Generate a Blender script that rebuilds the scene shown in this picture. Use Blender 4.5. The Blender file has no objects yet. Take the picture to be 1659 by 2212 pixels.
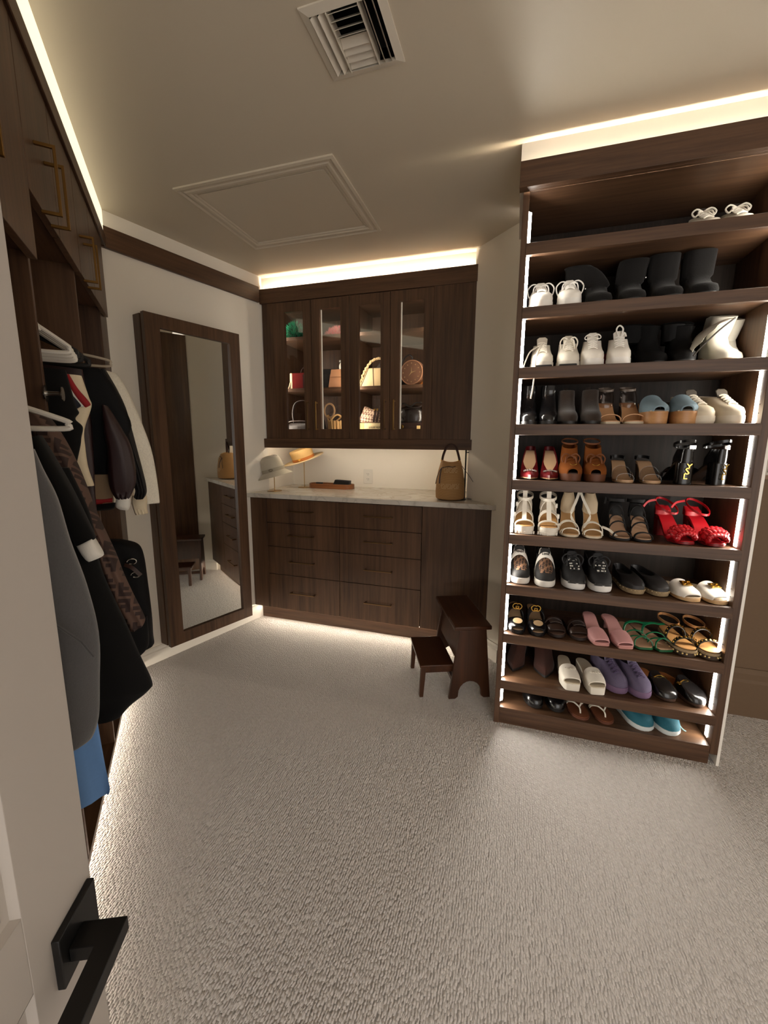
import bpy, bmesh, math, random
from math import sin, cos, pi, radians as R
from mathutils import Vector as V, Matrix

# ------------------------------------------------------------------ camera, world, exposure
sc = bpy.context.scene
col = sc.collection
CAM_H = 1.32
PITCH, ROLL, YAW = R(9.638), R(0.409), R(17.448)
cd = bpy.data.cameras.new('camera')
cam = bpy.data.objects.new('camera', cd)
col.objects.link(cam)
sc.camera = cam
cd.sensor_fit = 'HORIZONTAL'
cd.sensor_width = 36.0
cd.lens = 36.0 * 896.19 / 1659.0
cd.clip_start = 0.02
_fw = V((0, cos(PITCH), -sin(PITCH)))
_up0 = V((0, sin(PITCH), cos(PITCH)))
_r = cos(ROLL) * V((1, 0, 0)) + sin(ROLL) * _up0
_u = -sin(ROLL) * V((1, 0, 0)) + cos(ROLL) * _up0
_rz = Matrix.Rotation(YAW, 3, 'Z')
_r, _u, _fw = _rz @ _r, _rz @ _u, _rz @ _fw
cam.matrix_world = Matrix(((_r.x, _u.x, -_fw.x, 0), (_r.y, _u.y, -_fw.y, 0), (_r.z, _u.z, -_fw.z, CAM_H), (0, 0, 0, 1)))

world = bpy.data.worlds.new('world')
sc.world = world
world.use_nodes = True
_bg = world.node_tree.nodes['Background']
_bg.inputs[0].default_value = (1.0, 0.955, 0.915, 1)
_bg.inputs[1].default_value = 2.75
sc.view_settings.view_transform = 'Standard'
sc.view_settings.look = 'None'
sc.view_settings.gamma = 1.0
sc.view_settings.exposure = 0.15
sc.view_settings.use_curve_mapping = False
try:
    sc.cycles.use_denoising = True
    sc.cycles.max_bounces = 8
    sc.cycles.transparent_max_bounces = 12
    sc.cycles.sample_clamp_indirect = 4.0
except Exception:
    pass
# strengths of the light strips the room has
LED_COVE, LED_CLOSET_COVE, LED_SHELF, LED_TOE, LED_CLOSET_TOE, LED_UNDER, LED_CABINET = 105.0, 1.12, 92.0, 56.0, 54.0, 30.0, 40.0

# ------------------------------------------------------------------ materials
def srgb(r, g, b):
    f = lambda c: (c / 255 / 12.92) if c / 255 <= 0.04045 else ((c / 255 + 0.055) / 1.055) ** 2.4
    return (f(r), f(g), f(b), 1.0)

_mc = {}
def nodes_of(m):
    m.use_nodes = True
    nt = m.node_tree
    return nt, nt.nodes, nt.links, nt.nodes['Principled BSDF']

def mat(name, rgb, rough=0.55, metal=0.0, grain=0.0, gscale=200.0, bump=0.0, sheen=0.0, coat=0.0, spec=0.5):
    if name in _mc: return _mc[name]
    m = bpy.data.materials.new(name)
    nt, N, L, b = nodes_of(m)
    c = srgb(*rgb)
    b.inputs['Base Color'].default_value = c
    b.inputs['Roughness'].default_value = rough
    b.inputs['Metallic'].default_value = metal
    b.inputs['Sheen Weight'].default_value = sheen
    b.inputs['Coat Weight'].default_value = coat
    b.inputs['Specular IOR Level'].default_value = spec
    if grain or bump:
        tc = N.new('ShaderNodeTexCoord'); nz = N.new('ShaderNodeTexNoise')
        nz.inputs['Scale'].default_value = gscale; nz.inputs['Detail'].default_value = 3
        L.new(tc.outputs['Object'], nz.inputs['Vector'])
        if grain:
            mx = N.new('ShaderNodeMix'); mx.data_type = 'RGBA'
            mx.inputs[6].default_value = tuple(x * (1 - grain) for x in c[:3]) + (1,)
            mx.inputs[7].default_value = tuple(min(1, x * (1 + grain)) for x in c[:3]) + (1,)
            L.new(nz.outputs[0], mx.inputs[0]); L.new(mx.outputs[2], b.inputs['Base Color'])
        if bump:
            bp = N.new('ShaderNodeBump'); bp.inputs['Strength'].default_value = bump; bp.inputs['Distance'].default_value = 0.002
            L.new(nz.outputs[0], bp.inputs['Height']); L.new(bp.outputs[0], b.inputs['Normal'])
    _mc[name] = m
    return m

def wood(name, dark, light, axis, rough=0.42, scale=1.0):
    if name in _mc: return _mc[name]
    m = bpy.data.materials.new(name)
    nt, N, L, b = nodes_of(m)
    tc = N.new('ShaderNodeTexCoord'); mp = N.new('ShaderNodeMapping')
    s = [55.0 * scale] * 3; s['xyz'.index(axis)] = 2.2 * scale
    mp.inputs['Scale'].default_value = s
    L.new(tc.outputs['Object'], mp.inputs['Vector'])
    n1 = N.new('ShaderNodeTexNoise'); n1.inputs['Scale'].default_value = 1.0; n1.inputs['Detail'].default_value = 5; n1.inputs['Roughness'].default_value = 0.65
    L.new(mp.outputs[0], n1.inputs['Vector'])
    mp2 = N.new('ShaderNodeMapping'); s2 = [9.0 * scale] * 3; s2['xyz'.index(axis)] = 0.9 * scale
    mp2.inputs['Scale'].default_value = s2
    L.new(tc.outputs['Object'], mp2.inputs['Vector'])
    n2 = N.new('ShaderNodeTexNoise'); n2.inputs['Scale'].default_value = 1.0; n2.inputs['Detail'].default_value = 2
    L.new(mp2.outputs[0], n2.inputs['Vector'])
    ad = N.new('ShaderNodeMath'); ad.operation = 'MULTIPLY_ADD'; ad.inputs[1].default_value = 0.6
    L.new(n1.outputs[0], ad.inputs[0])
    ml = N.new('ShaderNodeMath'); ml.operation = 'MULTIPLY'; ml.inputs[1].default_value = 0.4
    L.new(n2.outputs[0], ml.inputs[0]); L.new(ml.outputs[0], ad.inputs[2])
    rp = N.new('ShaderNodeValToRGB')
    rp.color_ramp.elements[0].position = 0.36; rp.color_ramp.elements[0].color = srgb(*dark)
    rp.color_ramp.elements[1].position = 0.64; rp.color_ramp.elements[1].color = srgb(*light)
    L.new(ad.outputs[0], rp.inputs[0]); L.new(rp.outputs[0], b.inputs['Base Color'])
    b.inputs['Roughness'].default_value = rough
    bp = N.new('ShaderNodeBump'); bp.inputs['Strength'].default_value = 0.15; bp.inputs['Distance'].default_value = 0.001
    b.inputs['Specular IOR Level'].default_value = 0.35
    L.new(n1.outputs[0], bp.inputs['Height']); L.new(bp.outputs[0], b.inputs['Normal'])
    _mc[name] = m
    return m

def glow(name, rgb, strength):
    if name in _mc: return _mc[name]
    m = bpy.data.materials.new(name)
    nt, N, L, b = nodes_of(m)
    b.inputs['Base Color'].default_value = (0.8, 0.8, 0.8, 1)
    b.inputs['Emission Color'].default_value = tuple(rgb) + (1,)
    b.inputs['Emission Strength'].default_value = strength
    _mc[name] = m
    return m

def glass(name, tint=(1, 1, 1), refl=0.12):
    if name in _mc: return _mc[name]
    m = bpy.data.materials.new(name)
    m.use_nodes = True
    nt = m.node_tree; N, L = nt.nodes, nt.links
    N.clear()
    out = N.new('ShaderNodeOutputMaterial'); mx = N.new('ShaderNodeMixShader')
    tr = N.new('ShaderNodeBsdfTransparent'); tr.inputs[0].default_value = tuple(tint) + (1,)
    gl = N.new('ShaderNodeBsdfGlossy'); gl.inputs['Roughness'].default_value = 0.03
    lw = N.new('ShaderNodeLayerWeight'); lw.inputs[0].default_value = 0.5
    pw = N.new('ShaderNodeMath'); pw.operation = 'POWER'; pw.inputs[1].default_value = 4.0
    ma = N.new('ShaderNodeMath'); ma.operation = 'MULTIPLY_ADD'; ma.inputs[1].default_value = 0.6; ma.inputs[2].default_value = refl * 0.4
    L.new(lw.outputs['Facing'], pw.inputs[0]); L.new(pw.outputs[0], ma.inputs[0]); L.new(ma.outputs[0], mx.inputs[0])
    L.new(tr.outputs[0], mx.inputs[1]); L.new(gl.outputs[0], mx.inputs[2])
    L.new(mx.outputs[0], out.inputs[0])
    _mc[name] = m
    return m

def carpet():
    m = bpy.data.materials.new('carpet_loops')
    nt, N, L, b = nodes_of(m)
    def math_(op, a, bb=None, c=None):
        n = N.new('ShaderNodeMath'); n.operation = op
        for i, x in enumerate((a, bb, c)):
            if x is None: continue
            if isinstance(x, (int, float)): n.inputs[i].default_value = x
            else: L.new(x, n.inputs[i])
        return n.outputs[0]
    tc = N.new('ShaderNodeTexCoord')
    wob = N.new('ShaderNodeTexNoise'); wob.inputs['Scale'].default_value = 38.0; wob.inputs['Detail'].default_value = 2
    L.new(tc.outputs['Object'], wob.inputs['Vector'])
    vm = N.new('ShaderNodeVectorMath'); vm.operation = 'MULTIPLY_ADD'
    vm.inputs[1].default_value = (0.008, 0.010, 0)
    L.new(wob.outputs['Color'], vm.inputs[0]); L.new(tc.outputs['Object'], vm.inputs[2])
    sp = N.new('ShaderNodeSeparateXYZ'); L.new(vm.outputs[0], sp.inputs[0])
    u = math_('MULTIPLY', sp.outputs[0], 134.0)
    row = math_('FLOOR', u)
    v = math_('MULTIPLY_ADD', row, 0.43, math_('MULTIPLY', sp.outputs[1], 88.0))
    cb = N.new('ShaderNodeCombineXYZ'); L.new(u, cb.inputs[0]); L.new(v, cb.inputs[1])
    vo = N.new('ShaderNodeTexVoronoi'); vo.feature = 'F1'; vo.inputs['Scale'].default_value = 1.0; vo.inputs['Randomness'].default_value = 0.55
    L.new(cb.outputs[0], vo.inputs['Vector'])
    su = math_('ABSOLUTE', math_('SINE', math_('MULTIPLY', u, pi)))
    h = math_('SUBTRACT', math_('MULTIPLY', su, 0.16), math_('MULTIPLY', math_('POWER', vo.outputs[0], 1.8), 1.5))
    fine = N.new('ShaderNodeTexNoise'); fine.inputs['Scale'].default_value = 420.0
    L.new(tc.outputs['Object'], fine.inputs['Vector'])
    h2 = math_('MULTIPLY_ADD', fine.outputs[0], 0.12, h)
    bp = N.new('ShaderNodeBump'); bp.inputs['Strength'].default_value = 1.0; bp.inputs['Distance'].default_value = 0.0062
    L.new(h2, bp.inputs['Height']); L.new(bp.outputs[0], b.inputs['Normal'])
    big = N.new('ShaderNodeTexNoise'); big.inputs['Scale'].default_value = 70.0
    L.new(tc.outputs['Object'], big.inputs['Vector'])
    mx = N.new('ShaderNodeMix'); mx.data_type = 'RGBA'
    mx.inputs[6].default_value = srgb(206, 199, 194); mx.inputs[7].default_value = srgb(236, 230, 226)
    L.new(big.outputs[0], mx.inputs[0]); L.new(mx.outputs[2], b.inputs['Base Color'])
    b.inputs['Roughness'].default_value = 0.95
    b.inputs['Specular IOR Level'].default_value = 0.1
    b.inputs['Sheen Weight'].default_value = 0.15
    return m

WOOD_D, WOOD_L = (62, 42, 29), (98, 71, 51)
WV = wood('walnut_vertical', WOOD_D, WOOD_L, 'z')
WH = wood('walnut_horizontal', WOOD_D, WOOD_L, 'x')
WB = wood('walnut_shaded_back', (32, 26, 22), (52, 43, 37), 'z')  # rack walnut darkened: shade at the back is put into the colour
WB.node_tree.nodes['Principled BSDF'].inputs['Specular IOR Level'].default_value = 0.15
WY = wood('walnut_depthwise', WOOD_D, WOOD_L, 'y')
STOOLW = wood('stool_walnut', (46, 25, 13), (76, 44, 26), 'y', rough=0.32, scale=0.7)
STOOLV = wood('stool_walnut_upright', (48, 27, 15), (76, 45, 27), 'z', rough=0.38, scale=0.7)
WALL = mat('wall_paint', (242, 234, 220), 0.55, bump=0.04, gscale=260)
CEIL = mat('ceiling_paint', (202, 190, 170), 0.5, bump=0.03, gscale=200)
TRIMW = mat('white_gloss_trim', (236, 230, 220), 0.35)
WALL_SHADE = mat('wall_shade_brown', (104, 82, 60), 0.7, grain=0.06, gscale=90)  # shade beyond the rack, put into the wall and baseboard colour
DOORW = mat('door_white_paint', (180, 172, 164), 0.4)
BLACKM = mat('black_metal', (16, 15, 15), 0.42, 0.3)
BRASS = mat('brushed_brass', (176, 140, 84), 0.33, 1.0)
BRASSD = mat('aged_brass', (122, 90, 48), 0.42, 1.0)
BRONZE = mat('bronze_pull', (128, 100, 70), 0.4, 1.0)
GOLD = mat('polished_gold', (232, 190, 96), 0.2, 1.0)
STEEL = mat('polished_steel', (200, 198, 194), 0.22, 1.0)
LEDC = glow('led_cove', (1.0, 0.86, 0.64), LED_COVE)
LEDCR = glow('led_rack_cove', (1.0, 0.86, 0.64), LED_COVE * 1.4)
LEDCC = glow('led_closet_cove', (0.86, 0.77, 0.54), LED_CLOSET_COVE)
LEDS = glow('led_shelf', (1.0, 0.95, 0.85), LED_SHELF)
LEDSR = glow('led_shelf_flat', (1.0, 0.95, 0.85), LED_SHELF * 0.7)
LEDT = glow('led_toe', (1.0, 0.88, 0.70), LED_TOE)
LEDCT = glow('led_closet_toe', (1.0, 0.90, 0.74), LED_CLOSET_TOE)
LEDU = glow('led_under', (1.0, 0.86, 0.66), LED_UNDER)
LEDK = glow('led_cabinet', (1.0, 0.90, 0.74), LED_CABINET)
PANE = glass('clear_glass')

# ------------------------------------------------------------------ mesh helpers
class MB:
    def __init__(s): s.v = []; s.f = []
    def add(s, vs, fs):
        o = len(s.v); s.v += [tuple(p) for p in vs]; s.f += [tuple(i + o for i in f) for f in fs]; return s
    def box(s, x0, x1, y0, y1, z0, z1):
        return s.add([(x0, y0, z0), (x1, y0, z0), (x1, y1, z0), (x0, y1, z0), (x0, y0, z1), (x1, y0, z1), (x1, y1, z1), (x0, y1, z1)],
                     [(0, 3, 2, 1), (4, 5, 6, 7), (0, 1, 5, 4), (1, 2, 6, 5), (2, 3, 7, 6), (3, 0, 4, 7)])
    def prism(s, poly, z0, z1):
        n = len(poly)
        vs = [(x, y, z0) for x, y in poly] + [(x, y, z1) for x, y in poly]
        return s.add(vs, [tuple(range(n))[::-1], tuple(range(n, 2 * n))] + [(i, (i + 1) % n, n + (i + 1) % n, n + i) for i in range(n)])
    def extrude(s, poly, d):
        n = len(poly); d = V(d)
        vs = [V(p) for p in poly] + [V(p) + d for p in poly]
        return s.add(vs, [tuple(range(n))[::-1], tuple(range(n, 2 * n))] + [(i, (i + 1) % n, n + (i + 1) % n, n + i) for i in range(n)])
    def loft(s, rings, cap0=True, cap1=True, closed=True):
        n = len(rings[0]); vs = [p for r in rings for p in r]; fs = []
        for k in range(len(rings) - 1):
            for i in range(n if closed else n - 1):
                j = (i + 1) % n
                fs.append((k * n + i, k * n + j, (k + 1) * n + j, (k + 1) * n + i))
        def cap(b, flip):
            h = n // 2
            for i in range(h):
                a, c, d2, e = i, i + 1, n - i - 1, (n - i) % n
                q = []
                for t in (a, c, d2, e):
                    if t not in q: q.append(t)
                if len(q) > 2:
                    q = [b + t for t in q]
                    fs.append(tuple(q[::-1] if flip else q))
        if closed and cap0: cap(0, True)
        if closed and cap1: cap((len(rings) - 1) * n, False)
        return s.add(vs, fs)
    def tube(s, path, r, n=6, caps=True, up=None, flat=1.0):
        path = [V(p) for p in path]; rings = []
        prev = None
        for i, p in enumerate(path):
            t = (path[min(i + 1, len(path) - 1)] - path[max(i - 1, 0)])
            if t.length < 1e-9: t = V((0, 0, 1))
            t.normalize()
            ref = V(up) if up else (prev if prev else (V((0, 0, 1)) if abs(t.z) < 0.9 else V((1, 0, 0))))
            a = ref - t * ref.dot(t)
            if a.length < 1e-6: a = t.orthogonal()
            a.normalize(); b = t.cross(a)
            prev = a
            rr = r[i] if isinstance(r, (list, tuple)) else r
            rings.append([p + a * (cos(2 * pi * k / n) * rr * flat) + b * (sin(2 * pi * k / n) * rr) for k in range(n)])
        return s.loft(rings, caps, caps)
    def ribbon(s, path, wd, w, t=0.003):
        """flat strap along a path; wd = width direction (vector or list of vectors)"""
        path = [V(p) for p in path]; rings = []
        for i, p in enumerate(path):
            tg = (path[min(i + 1, len(path) - 1)] - path[max(i - 1, 0)])
            tg.normalize()
            a = V(wd[i]) if isinstance(wd, list) else V(wd)
            a = a - tg * a.dot(tg); a.normalize()
            nn = tg.cross(a)
            ww = w[i] if isinstance(w, (list, tuple)) else w
            rings.append([p + a * ww / 2 + nn * t / 2, p - a * ww / 2 + nn * t / 2, p - a * ww / 2 - nn * t / 2, p + a * ww / 2 - nn * t / 2])
        return s.loft(rings)
    def lathe(s, prof, n=24, c=(0, 0), sx=1.0, sy=1.0, cap=True):
        rings = [[(c[0] + r * sx * cos(2 * pi * k / n), c[1] + r * sy * sin(2 * pi * k / n), z) for k in range(n)] for r, z in prof]
        return s.loft(rings, cap, cap)
    def ball(s, c, rx, ry=None, rz=None, n=10, m=6):
        ry = ry or rx; rz = rz or rx
        rings = []
        for j in range(m + 1):
            th = -pi / 2 + pi * j / m
            rr = max(cos(th), 0.02)
            rings.append([(c[0] + rx * rr * cos(2 * pi * k / n), c[1] + ry * rr * sin(2 * pi * k / n), c[2] + rz * sin(th)) for k in range(n)])
        return s.loft(rings)
    def xform(s, M):
        s.v = [tuple(M @ V(p)) for p in s.v]; return s
    def build(s, name, m, parent=None, smooth=True, bevel=0.0, ang=40, off=None, label=None, loc=None):
        me = bpy.data.meshes.new(name)
        vs = s.v if off is None else [(x - off[0], y - off[1], z - off[2]) for x, y, z in s.v]
        me.from_pydata(vs, [], s.f)
        me.materials.append(m)
        bm = bmesh.new(); bm.from_mesh(me)
        bmesh.ops.recalc_face_normals(bm, faces=bm.faces)
        bm.to_mesh(me); bm.free()
        if smooth:
            me.shade_smooth(); me.set_sharp_from_angle(angle=R(ang))
        o = bpy.data.objects.new(name, me)
        col.objects.link(o)
        if parent: o.parent = parent
        if loc: o.location = loc
        if bevel:
            md = o.modifiers.new('bevel', 'BEVEL'); md.width = bevel; md.segments = 2; md.limit_method = 'ANGLE'; md.angle_limit = R(40)
        if label: o['label'] = label
        return o

def thing(name, label, cat, loc=(0, 0, 0), rot=(0, 0, 0), group=None, scale=1.0):
    o = bpy.data.objects.new(name, None)
    o.empty_display_size = 0.05
    col.objects.link(o)
    o.location = loc; o.rotation_euler = rot if isinstance(rot, (tuple, list)) else (0, 0, rot)
    o.scale = (scale,) * 3
    o['label'] = label; o['category'] = cat
    if group: o['group'] = group
    return o
def tag(o, label, cat, group=None):
    o['label'] = label; o['category'] = cat
    if group: o['group'] = group
    return o
def struct(o): o['kind'] = 'structure'; return o

def text_mesh(name, s, size, m, parent, M, depth=0.001, spacing=1.0, bold=0.0):
    cu = bpy.data.curves.new(name, 'FONT'); cu.body = s; cu.size = size; cu.extrude = depth
    cu.align_x = 'CENTER'; cu.align_y = 'CENTER'; cu.space_character = spacing; cu.offset = bold; cu.resolution_u = 2
    o = bpy.data.objects.new(name, cu); col.objects.link(o)
    dg = bpy.context.evaluated_depsgraph_get(); dg.update()
    me = bpy.data.meshes.new_from_object(o.evaluated_get(dg))
    col.objects.unlink(o); bpy.data.objects.remove(o)
    me.name = name; me.materials.clear(); me.materials.append(m)
    me.transform(M)
    ob = bpy.data.objects.new(name, me); col.objects.link(ob)
    ob.parent = parent
    return ob
def place_M(loc, rot=(0, 0, 0)):
    return Matrix.Translation(loc) @ Matrix.Rotation(rot[2], 4, 'Z') @ Matrix.Rotation(rot[1], 4, 'Y') @ Matrix.Rotation(rot[0], 4, 'X')

def smooth_path(pts, n=6, closed=False):
    pts = [V(p) for p in pts]; out = []
    m = len(pts)
    for i in range(m if closed else m - 1):
        if closed: p0, p1, p2, p3 = pts[i - 1], pts[i], pts[(i + 1) % m], pts[(i + 2) % m]
        else: p0, p1, p2, p3 = pts[max(i - 1, 0)], pts[i], pts[i + 1], pts[min(i + 2, m - 1)]
        for k in range(n):
            t = k / n
            out.append(0.5 * ((2 * p1) + (p2 - p0) * t + (2 * p0 - 5 * p1 + 4 * p2 - p3) * t * t + (3 * p1 - p0 - 3 * p2 + p3) * t ** 3))
    if not closed: out.append(pts[-1])
    else: out.append(out[0].copy())
    return out

# ------------------------------------------------------------------ frames of the slanted walls
AM = R(15.12)                                   # mirror wall, runs away from the camera
MX, MY = V((sin(AM), cos(AM), 0)), V((-cos(AM), sin(AM), 0))
MROT = math.atan2(MX.y, MX.x)
def M_w(a, n, z=0): p = MX * a + MY * n; return (p.x, p.y, z)
M_WALL = 2.405
AC = R(43.06)                                   # hanging closet: along, and into the wall
CX, CY = V((-sin(AC), cos(AC), 0)), V((-cos(AC), -sin(AC), 0))
CROT = math.atan2(CX.y, CX.x)
def C_w(a, y, z=0): p = CX * a + CY * y; return (p.x, p.y, z)
CEIL_Z = 2.44

# ------------------------------------------------------------------ setting
FL = [(-3.2, -1.6), (3.0, -1.6), (3.0, 3.3), (-3.2, 3.3)]
struct(MB().prism(FL, -0.05, 0.0).build('floor', carpet(), smooth=False))
VX0, VX1, VY0, VY1 = -0.592, -0.404, 1.185, 1.372      # opening of the air vent
cb = MB()
cb.box(-3.2, VX0, -1.6, 3.3, CEIL_Z, CEIL_Z + 0.08); cb.box(VX1, 3.0, -1.6, 3.3, CEIL_Z, CEIL_Z + 0.08)
cb.box(VX0, VX1, -1.6, VY0, CEIL_Z, CEIL_Z + 0.08); cb.box(VX0, VX1, VY1, 3.3, CEIL_Z, CEIL_Z + 0.08)
struct(cb.build('ceiling', CEIL, smooth=False))
# mirror wall (left), niche wall behind the dresser (back), slanted return (right)
mw0, mw1 = M_w(0.9, M_WALL), M_w(2.156, M_WALL)
mo0, mo1 = M_w(0.9, M_WALL + 0.12), M_w(2.156, M_WALL + 0.12)
struct(MB().prism([mw0[:2], mw1[:2], (-1.80, 2.70), (-1.95, 2.70), mo0[:2]], 0, CEIL_Z).build('wall_left', WALL, smooth=False))
NB = 3.15
struct(MB().prism([(-1.795, 2.70), (-1.805, NB), (-0.24, NB), (-0.265, 2.70), (-0.10, 2.70), (-0.10, NB + 0.1), (-1.95, NB + 0.1), (-1.95, 2.70)], 0, CEIL_Z).build('wall_back', WALL, smooth=False))
struct(MB().box(-1.80, -0.255, 2.735, 2.80, 2.30, CEIL_Z).build('wall_back.001', WALL, smooth=False))
struct(MB().prism([(-0.29, 2.70), (-0.022, 2.432), (0.06, 2.432), (0.06, 2.56), (-0.20, 2.76)], 0, CEIL_Z).build('wall_right', WALL, smooth=False))
struct(MB().box(-0.045, 0.92, 1.862, 2.32, 2.30, CEIL_Z).build('wall_right.001', WALL, smooth=False))
struct(MB().box(0.895, 3.0, 2.31, 2.42, 0, CEIL_Z).build('wall_right.002', WALL_SHADE, smooth=False))
struct(MB().box(2.8, 2.9, -1.6, 2.31, 0, CEIL_Z).build('wall_right.003', WALL, smooth=False))  # unseen wall, added to block ambient light from the right
struct(MB().box(0.866, 0.876, 1.873, 2.31, 0.0, 2.30).build('trim_3', TRIMW, smooth=False))
c0, c1, c2, c3 = C_w(-1.6, 0.88), C_w(2.30, 0.88), C_w(2.30, 0.98), C_w(-1.6, 0.98)
struct(MB().prism([c0[:2], c1[:2], c2[:2], c3[:2]], 0, CEIL_Z).build('wall_left.001', WALL, smooth=False))
c0, c1, c2, c3 = C_w(-0.2, 0.290), C_w(2.655, 0.290), C_w(2.655, 0.36), C_w(-0.2, 0.36)
struct(MB().prism([c0[:2], c1[:2], c2[:2], c3[:2]], 2.30, CEIL_Z).build('wall_left.002', WALL, smooth=False))
# baseboards
def board_profile(h, t): return [(0, 0), (t, 0), (t, h * 0.72), (t * 0.7, h * 0.78), (t * 0.7, h * 0.9), (t * 0.35, h), (0, h)]
def baseboard(name, p0, p1, nrm, h, t, m=TRIMW):
    p0, p1, nrm = V((*p0, 0)), V((*p1, 0)), V((*nrm, 0)).normalized()
    mb = MB()
    mb.extrude([p0 + nrm * a + V((0, 0, z)) for a, z in board_profile(h, t)], p1 - p0)
    return struct(mb.build(name, m, smooth=False))
nM = (-MY.x, -MY.y)
baseboard('baseboard_left', M_w(1.0, M_WALL)[:2], M_w(2.10, M_WALL)[:2], nM, 0.095, 0.018)
baseboard('baseboard_right', (-0.155, 2.563), (-0.032, 2.438), (-1, -1), 0.11, 0.016)
baseboard('baseboard_right.001', (0.895, 2.31), (3.0, 2.31), (0, -1), 0.245, 0.016, WALL_SHADE)
# wooden picture-rail board on the mirror wall, level with the cabinet crowns
tb = MB()
p0, p1 = V(M_w(1.12, M_WALL)), V(M_w(2.118, M_WALL))
nv = V((*nM, 0))
tb.extrude([p0 + nv * a + V((0, 0, z)) for a, z in [(0, 2.262), (0.019, 2.262), (0.019, 2.362), (0, 2.362)]], p1 - p0)
to = tb.xform(Matrix.Rotation(-MROT, 4, 'Z')).build('trim_1', WH, bevel=0.0015)
to.rotation_euler = (0, 0, MROT); struct(to)

# attic hatch
h = thing('attic_hatch', 'white square attic access hatch with moulded frame in the ceiling', 'hatch', (-1.152, 2.015, CEIL_Z))
prof = [(0.0, 0.0), (0.0, -0.007), (0.012, -0.010), (0.022, -0.006), (0.03, -0.006), (0.036, -0.009), (0.048, -0.009), (0.056, -0.005), (0.064, -0.005), (0.07, 0.0)]
hx, hy = 0.393, 0.314
rings = []
for d, z in prof: rings.append([(-hx + d, -hy + d, z), (hx - d, -hy + d, z), (hx - d, hy - d, z), (-hx + d, hy - d, z)])
MB().loft(rings, False, False).build('frame', CEIL, h, ang=20)
MB().box(-hx + 0.075, hx - 0.075, -hy + 0.075, hy - 0.075, -0.003, 0.0).build('hatch_panel', CEIL, h, bevel=0.0015)
# air vent
v = thing('air_vent', 'white metal ceiling air vent with angled louvres', 'vent', ((VX0 + VX1) / 2, (VY0 + VY1) / 2, CEIL_Z))
a, b2, o = (VX1 - VX0) / 2, (VY1 - VY0) / 2, 0.022
VENTW = mat('vent_white', (206, 196, 180), 0.4)
fr = MB()
rr = [[(-a - o, -b2 - o, 0), (a + o, -b2 - o, 0), (a + o, b2 + o, 0), (-a - o, b2 + o, 0)], [(-a - o, -b2 - o, -0.004), (a + o, -b2 - o, -0.004), (a + o, b2 + o, -0.004), (-a - o, b2 + o, -0.004)],
      [(-a, -b2, -0.010), (a, -b2, -0.010), (a, b2, -0.010), (-a, b2, -0.010)], [(-a, -b2, 0.03), (a, -b2, 0.03), (a, b2, 0.03), (-a, b2, 0.03)]]
fr.loft(rr, False, False).build('frame', VENTW, v, ang=20)
DUCT = mat('duct_dark', (34, 31, 28), 0.8)
du = MB(); du.box(-a, -a + 0.004, -b2, b2, 0.03, 0.16); du.box(a - 0.004, a, -b2, b2, 0.03, 0.16); du.box(-a, a, -b2, -b2 + 0.004, 0.03, 0.16); du.box(-a, a, b2 - 0.004, b2, 0.03, 0.16); du.box(-a, a, -b2, b2, 0.16, 0.165)
du.build('duct', DUCT, v, smooth=False)
def slat(mb, x0, x1, y0, y1, zc, w, tilt, along):
    dx = w / 2 * cos(tilt); dz = w / 2 * sin(tilt)
    if along == 'y':
        xc = (x0 + x1) / 2
        mb.extrude([(xc - dx, y0, zc - dz), (xc + dx, y0, zc + dz), (xc + dx, y0, zc + dz + 0.0015), (xc - dx, y0, zc - dz + 0.0015)], (0, y1 - y0, 0))
    else:
        yc = (y0 + y1) / 2
        mb.extrude([(x0, yc - dx, zc - dz), (x0, yc + dx, zc + dz), (x0, yc + dx, zc + dz + 0.0015), (x0, yc - dx, zc - dz + 0.0015)], (x1 - x0, 0, 0))
for i, (x, t) in enumerate([(-a + 0.010, R(50)), (-a + 0.032, R(50)), (a - 0.034, R(-62)), (a - 0.014, R(-62))]):
    m_ = MB(); slat(m_, x, x, -b2 + 0.002, b2 - 0.002, -0.006, 0.022, t, 'y'); m_.build('slat', VENTW, v, smooth=False)
for xx in (-a + 0.048, a - 0.05):
    MB().box(xx - 0.001, xx + 0.001, -b2, b2, -0.014, 0.02).build('divider', VENTW, v, smooth=False)
for i in range(8):
    y = -b2 + 0.014 + i * 0.0225
    m_ = MB(); slat(m_, -a + 0.05, a - 0.052, y, y, -0.003, 0.022, R(50) if i < 4 else R(-35), 'x'); m_.build('slat', VENTW, v, smooth=False)

# ------------------------------------------------------------------ shoe rack
SX0, SX1, SF, SB_ = -0.006, 0.837, 1.87, 2.25     # inner faces, front, back
SHELF_Z = [2.092, 1.856, 1.624, 1.395, 1.162, 0.922, 0.690, 0.456, 0.224, 0.083]
rk = thing('shoe_rack', 'tall walnut shoe rack with ten lit open shelves', 'shoe rack', (0.415, 1.87, 0))
off = (0.415, 1.87, 0)
def rp(mb, name, m, bev=0.0012, **k): return mb.build(name, m, rk, bevel=bev, off=off, **k)
rp(MB().box(-0.030, SX0, SF, 2.431, 0.0, 2.30), 'side_panel', WV)
rp(MB().box(SX1, 0.865, SF, 2.30, 0.050, 2.30), 'side_panel', WV)
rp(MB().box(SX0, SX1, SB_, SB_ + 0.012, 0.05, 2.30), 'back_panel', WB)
rp(MB().box(SX0, SX1, SF, SB_, 2.273, 2.295), 'top_panel', WH)
rp(MB().box(-0.045, 0.92, 1.825, 1.845, 2.270, 2.360), 'crown', WH)
rp(MB().box(-0.045, 0.92, 1.845, 1.861, 2.270, 2.290), 'crown_return', WH)
rp(MB().box(-0.030, 0.838, SF + 0.004, SF + 0.022, 0.0, 0.064), 'plinth', WH)
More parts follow.
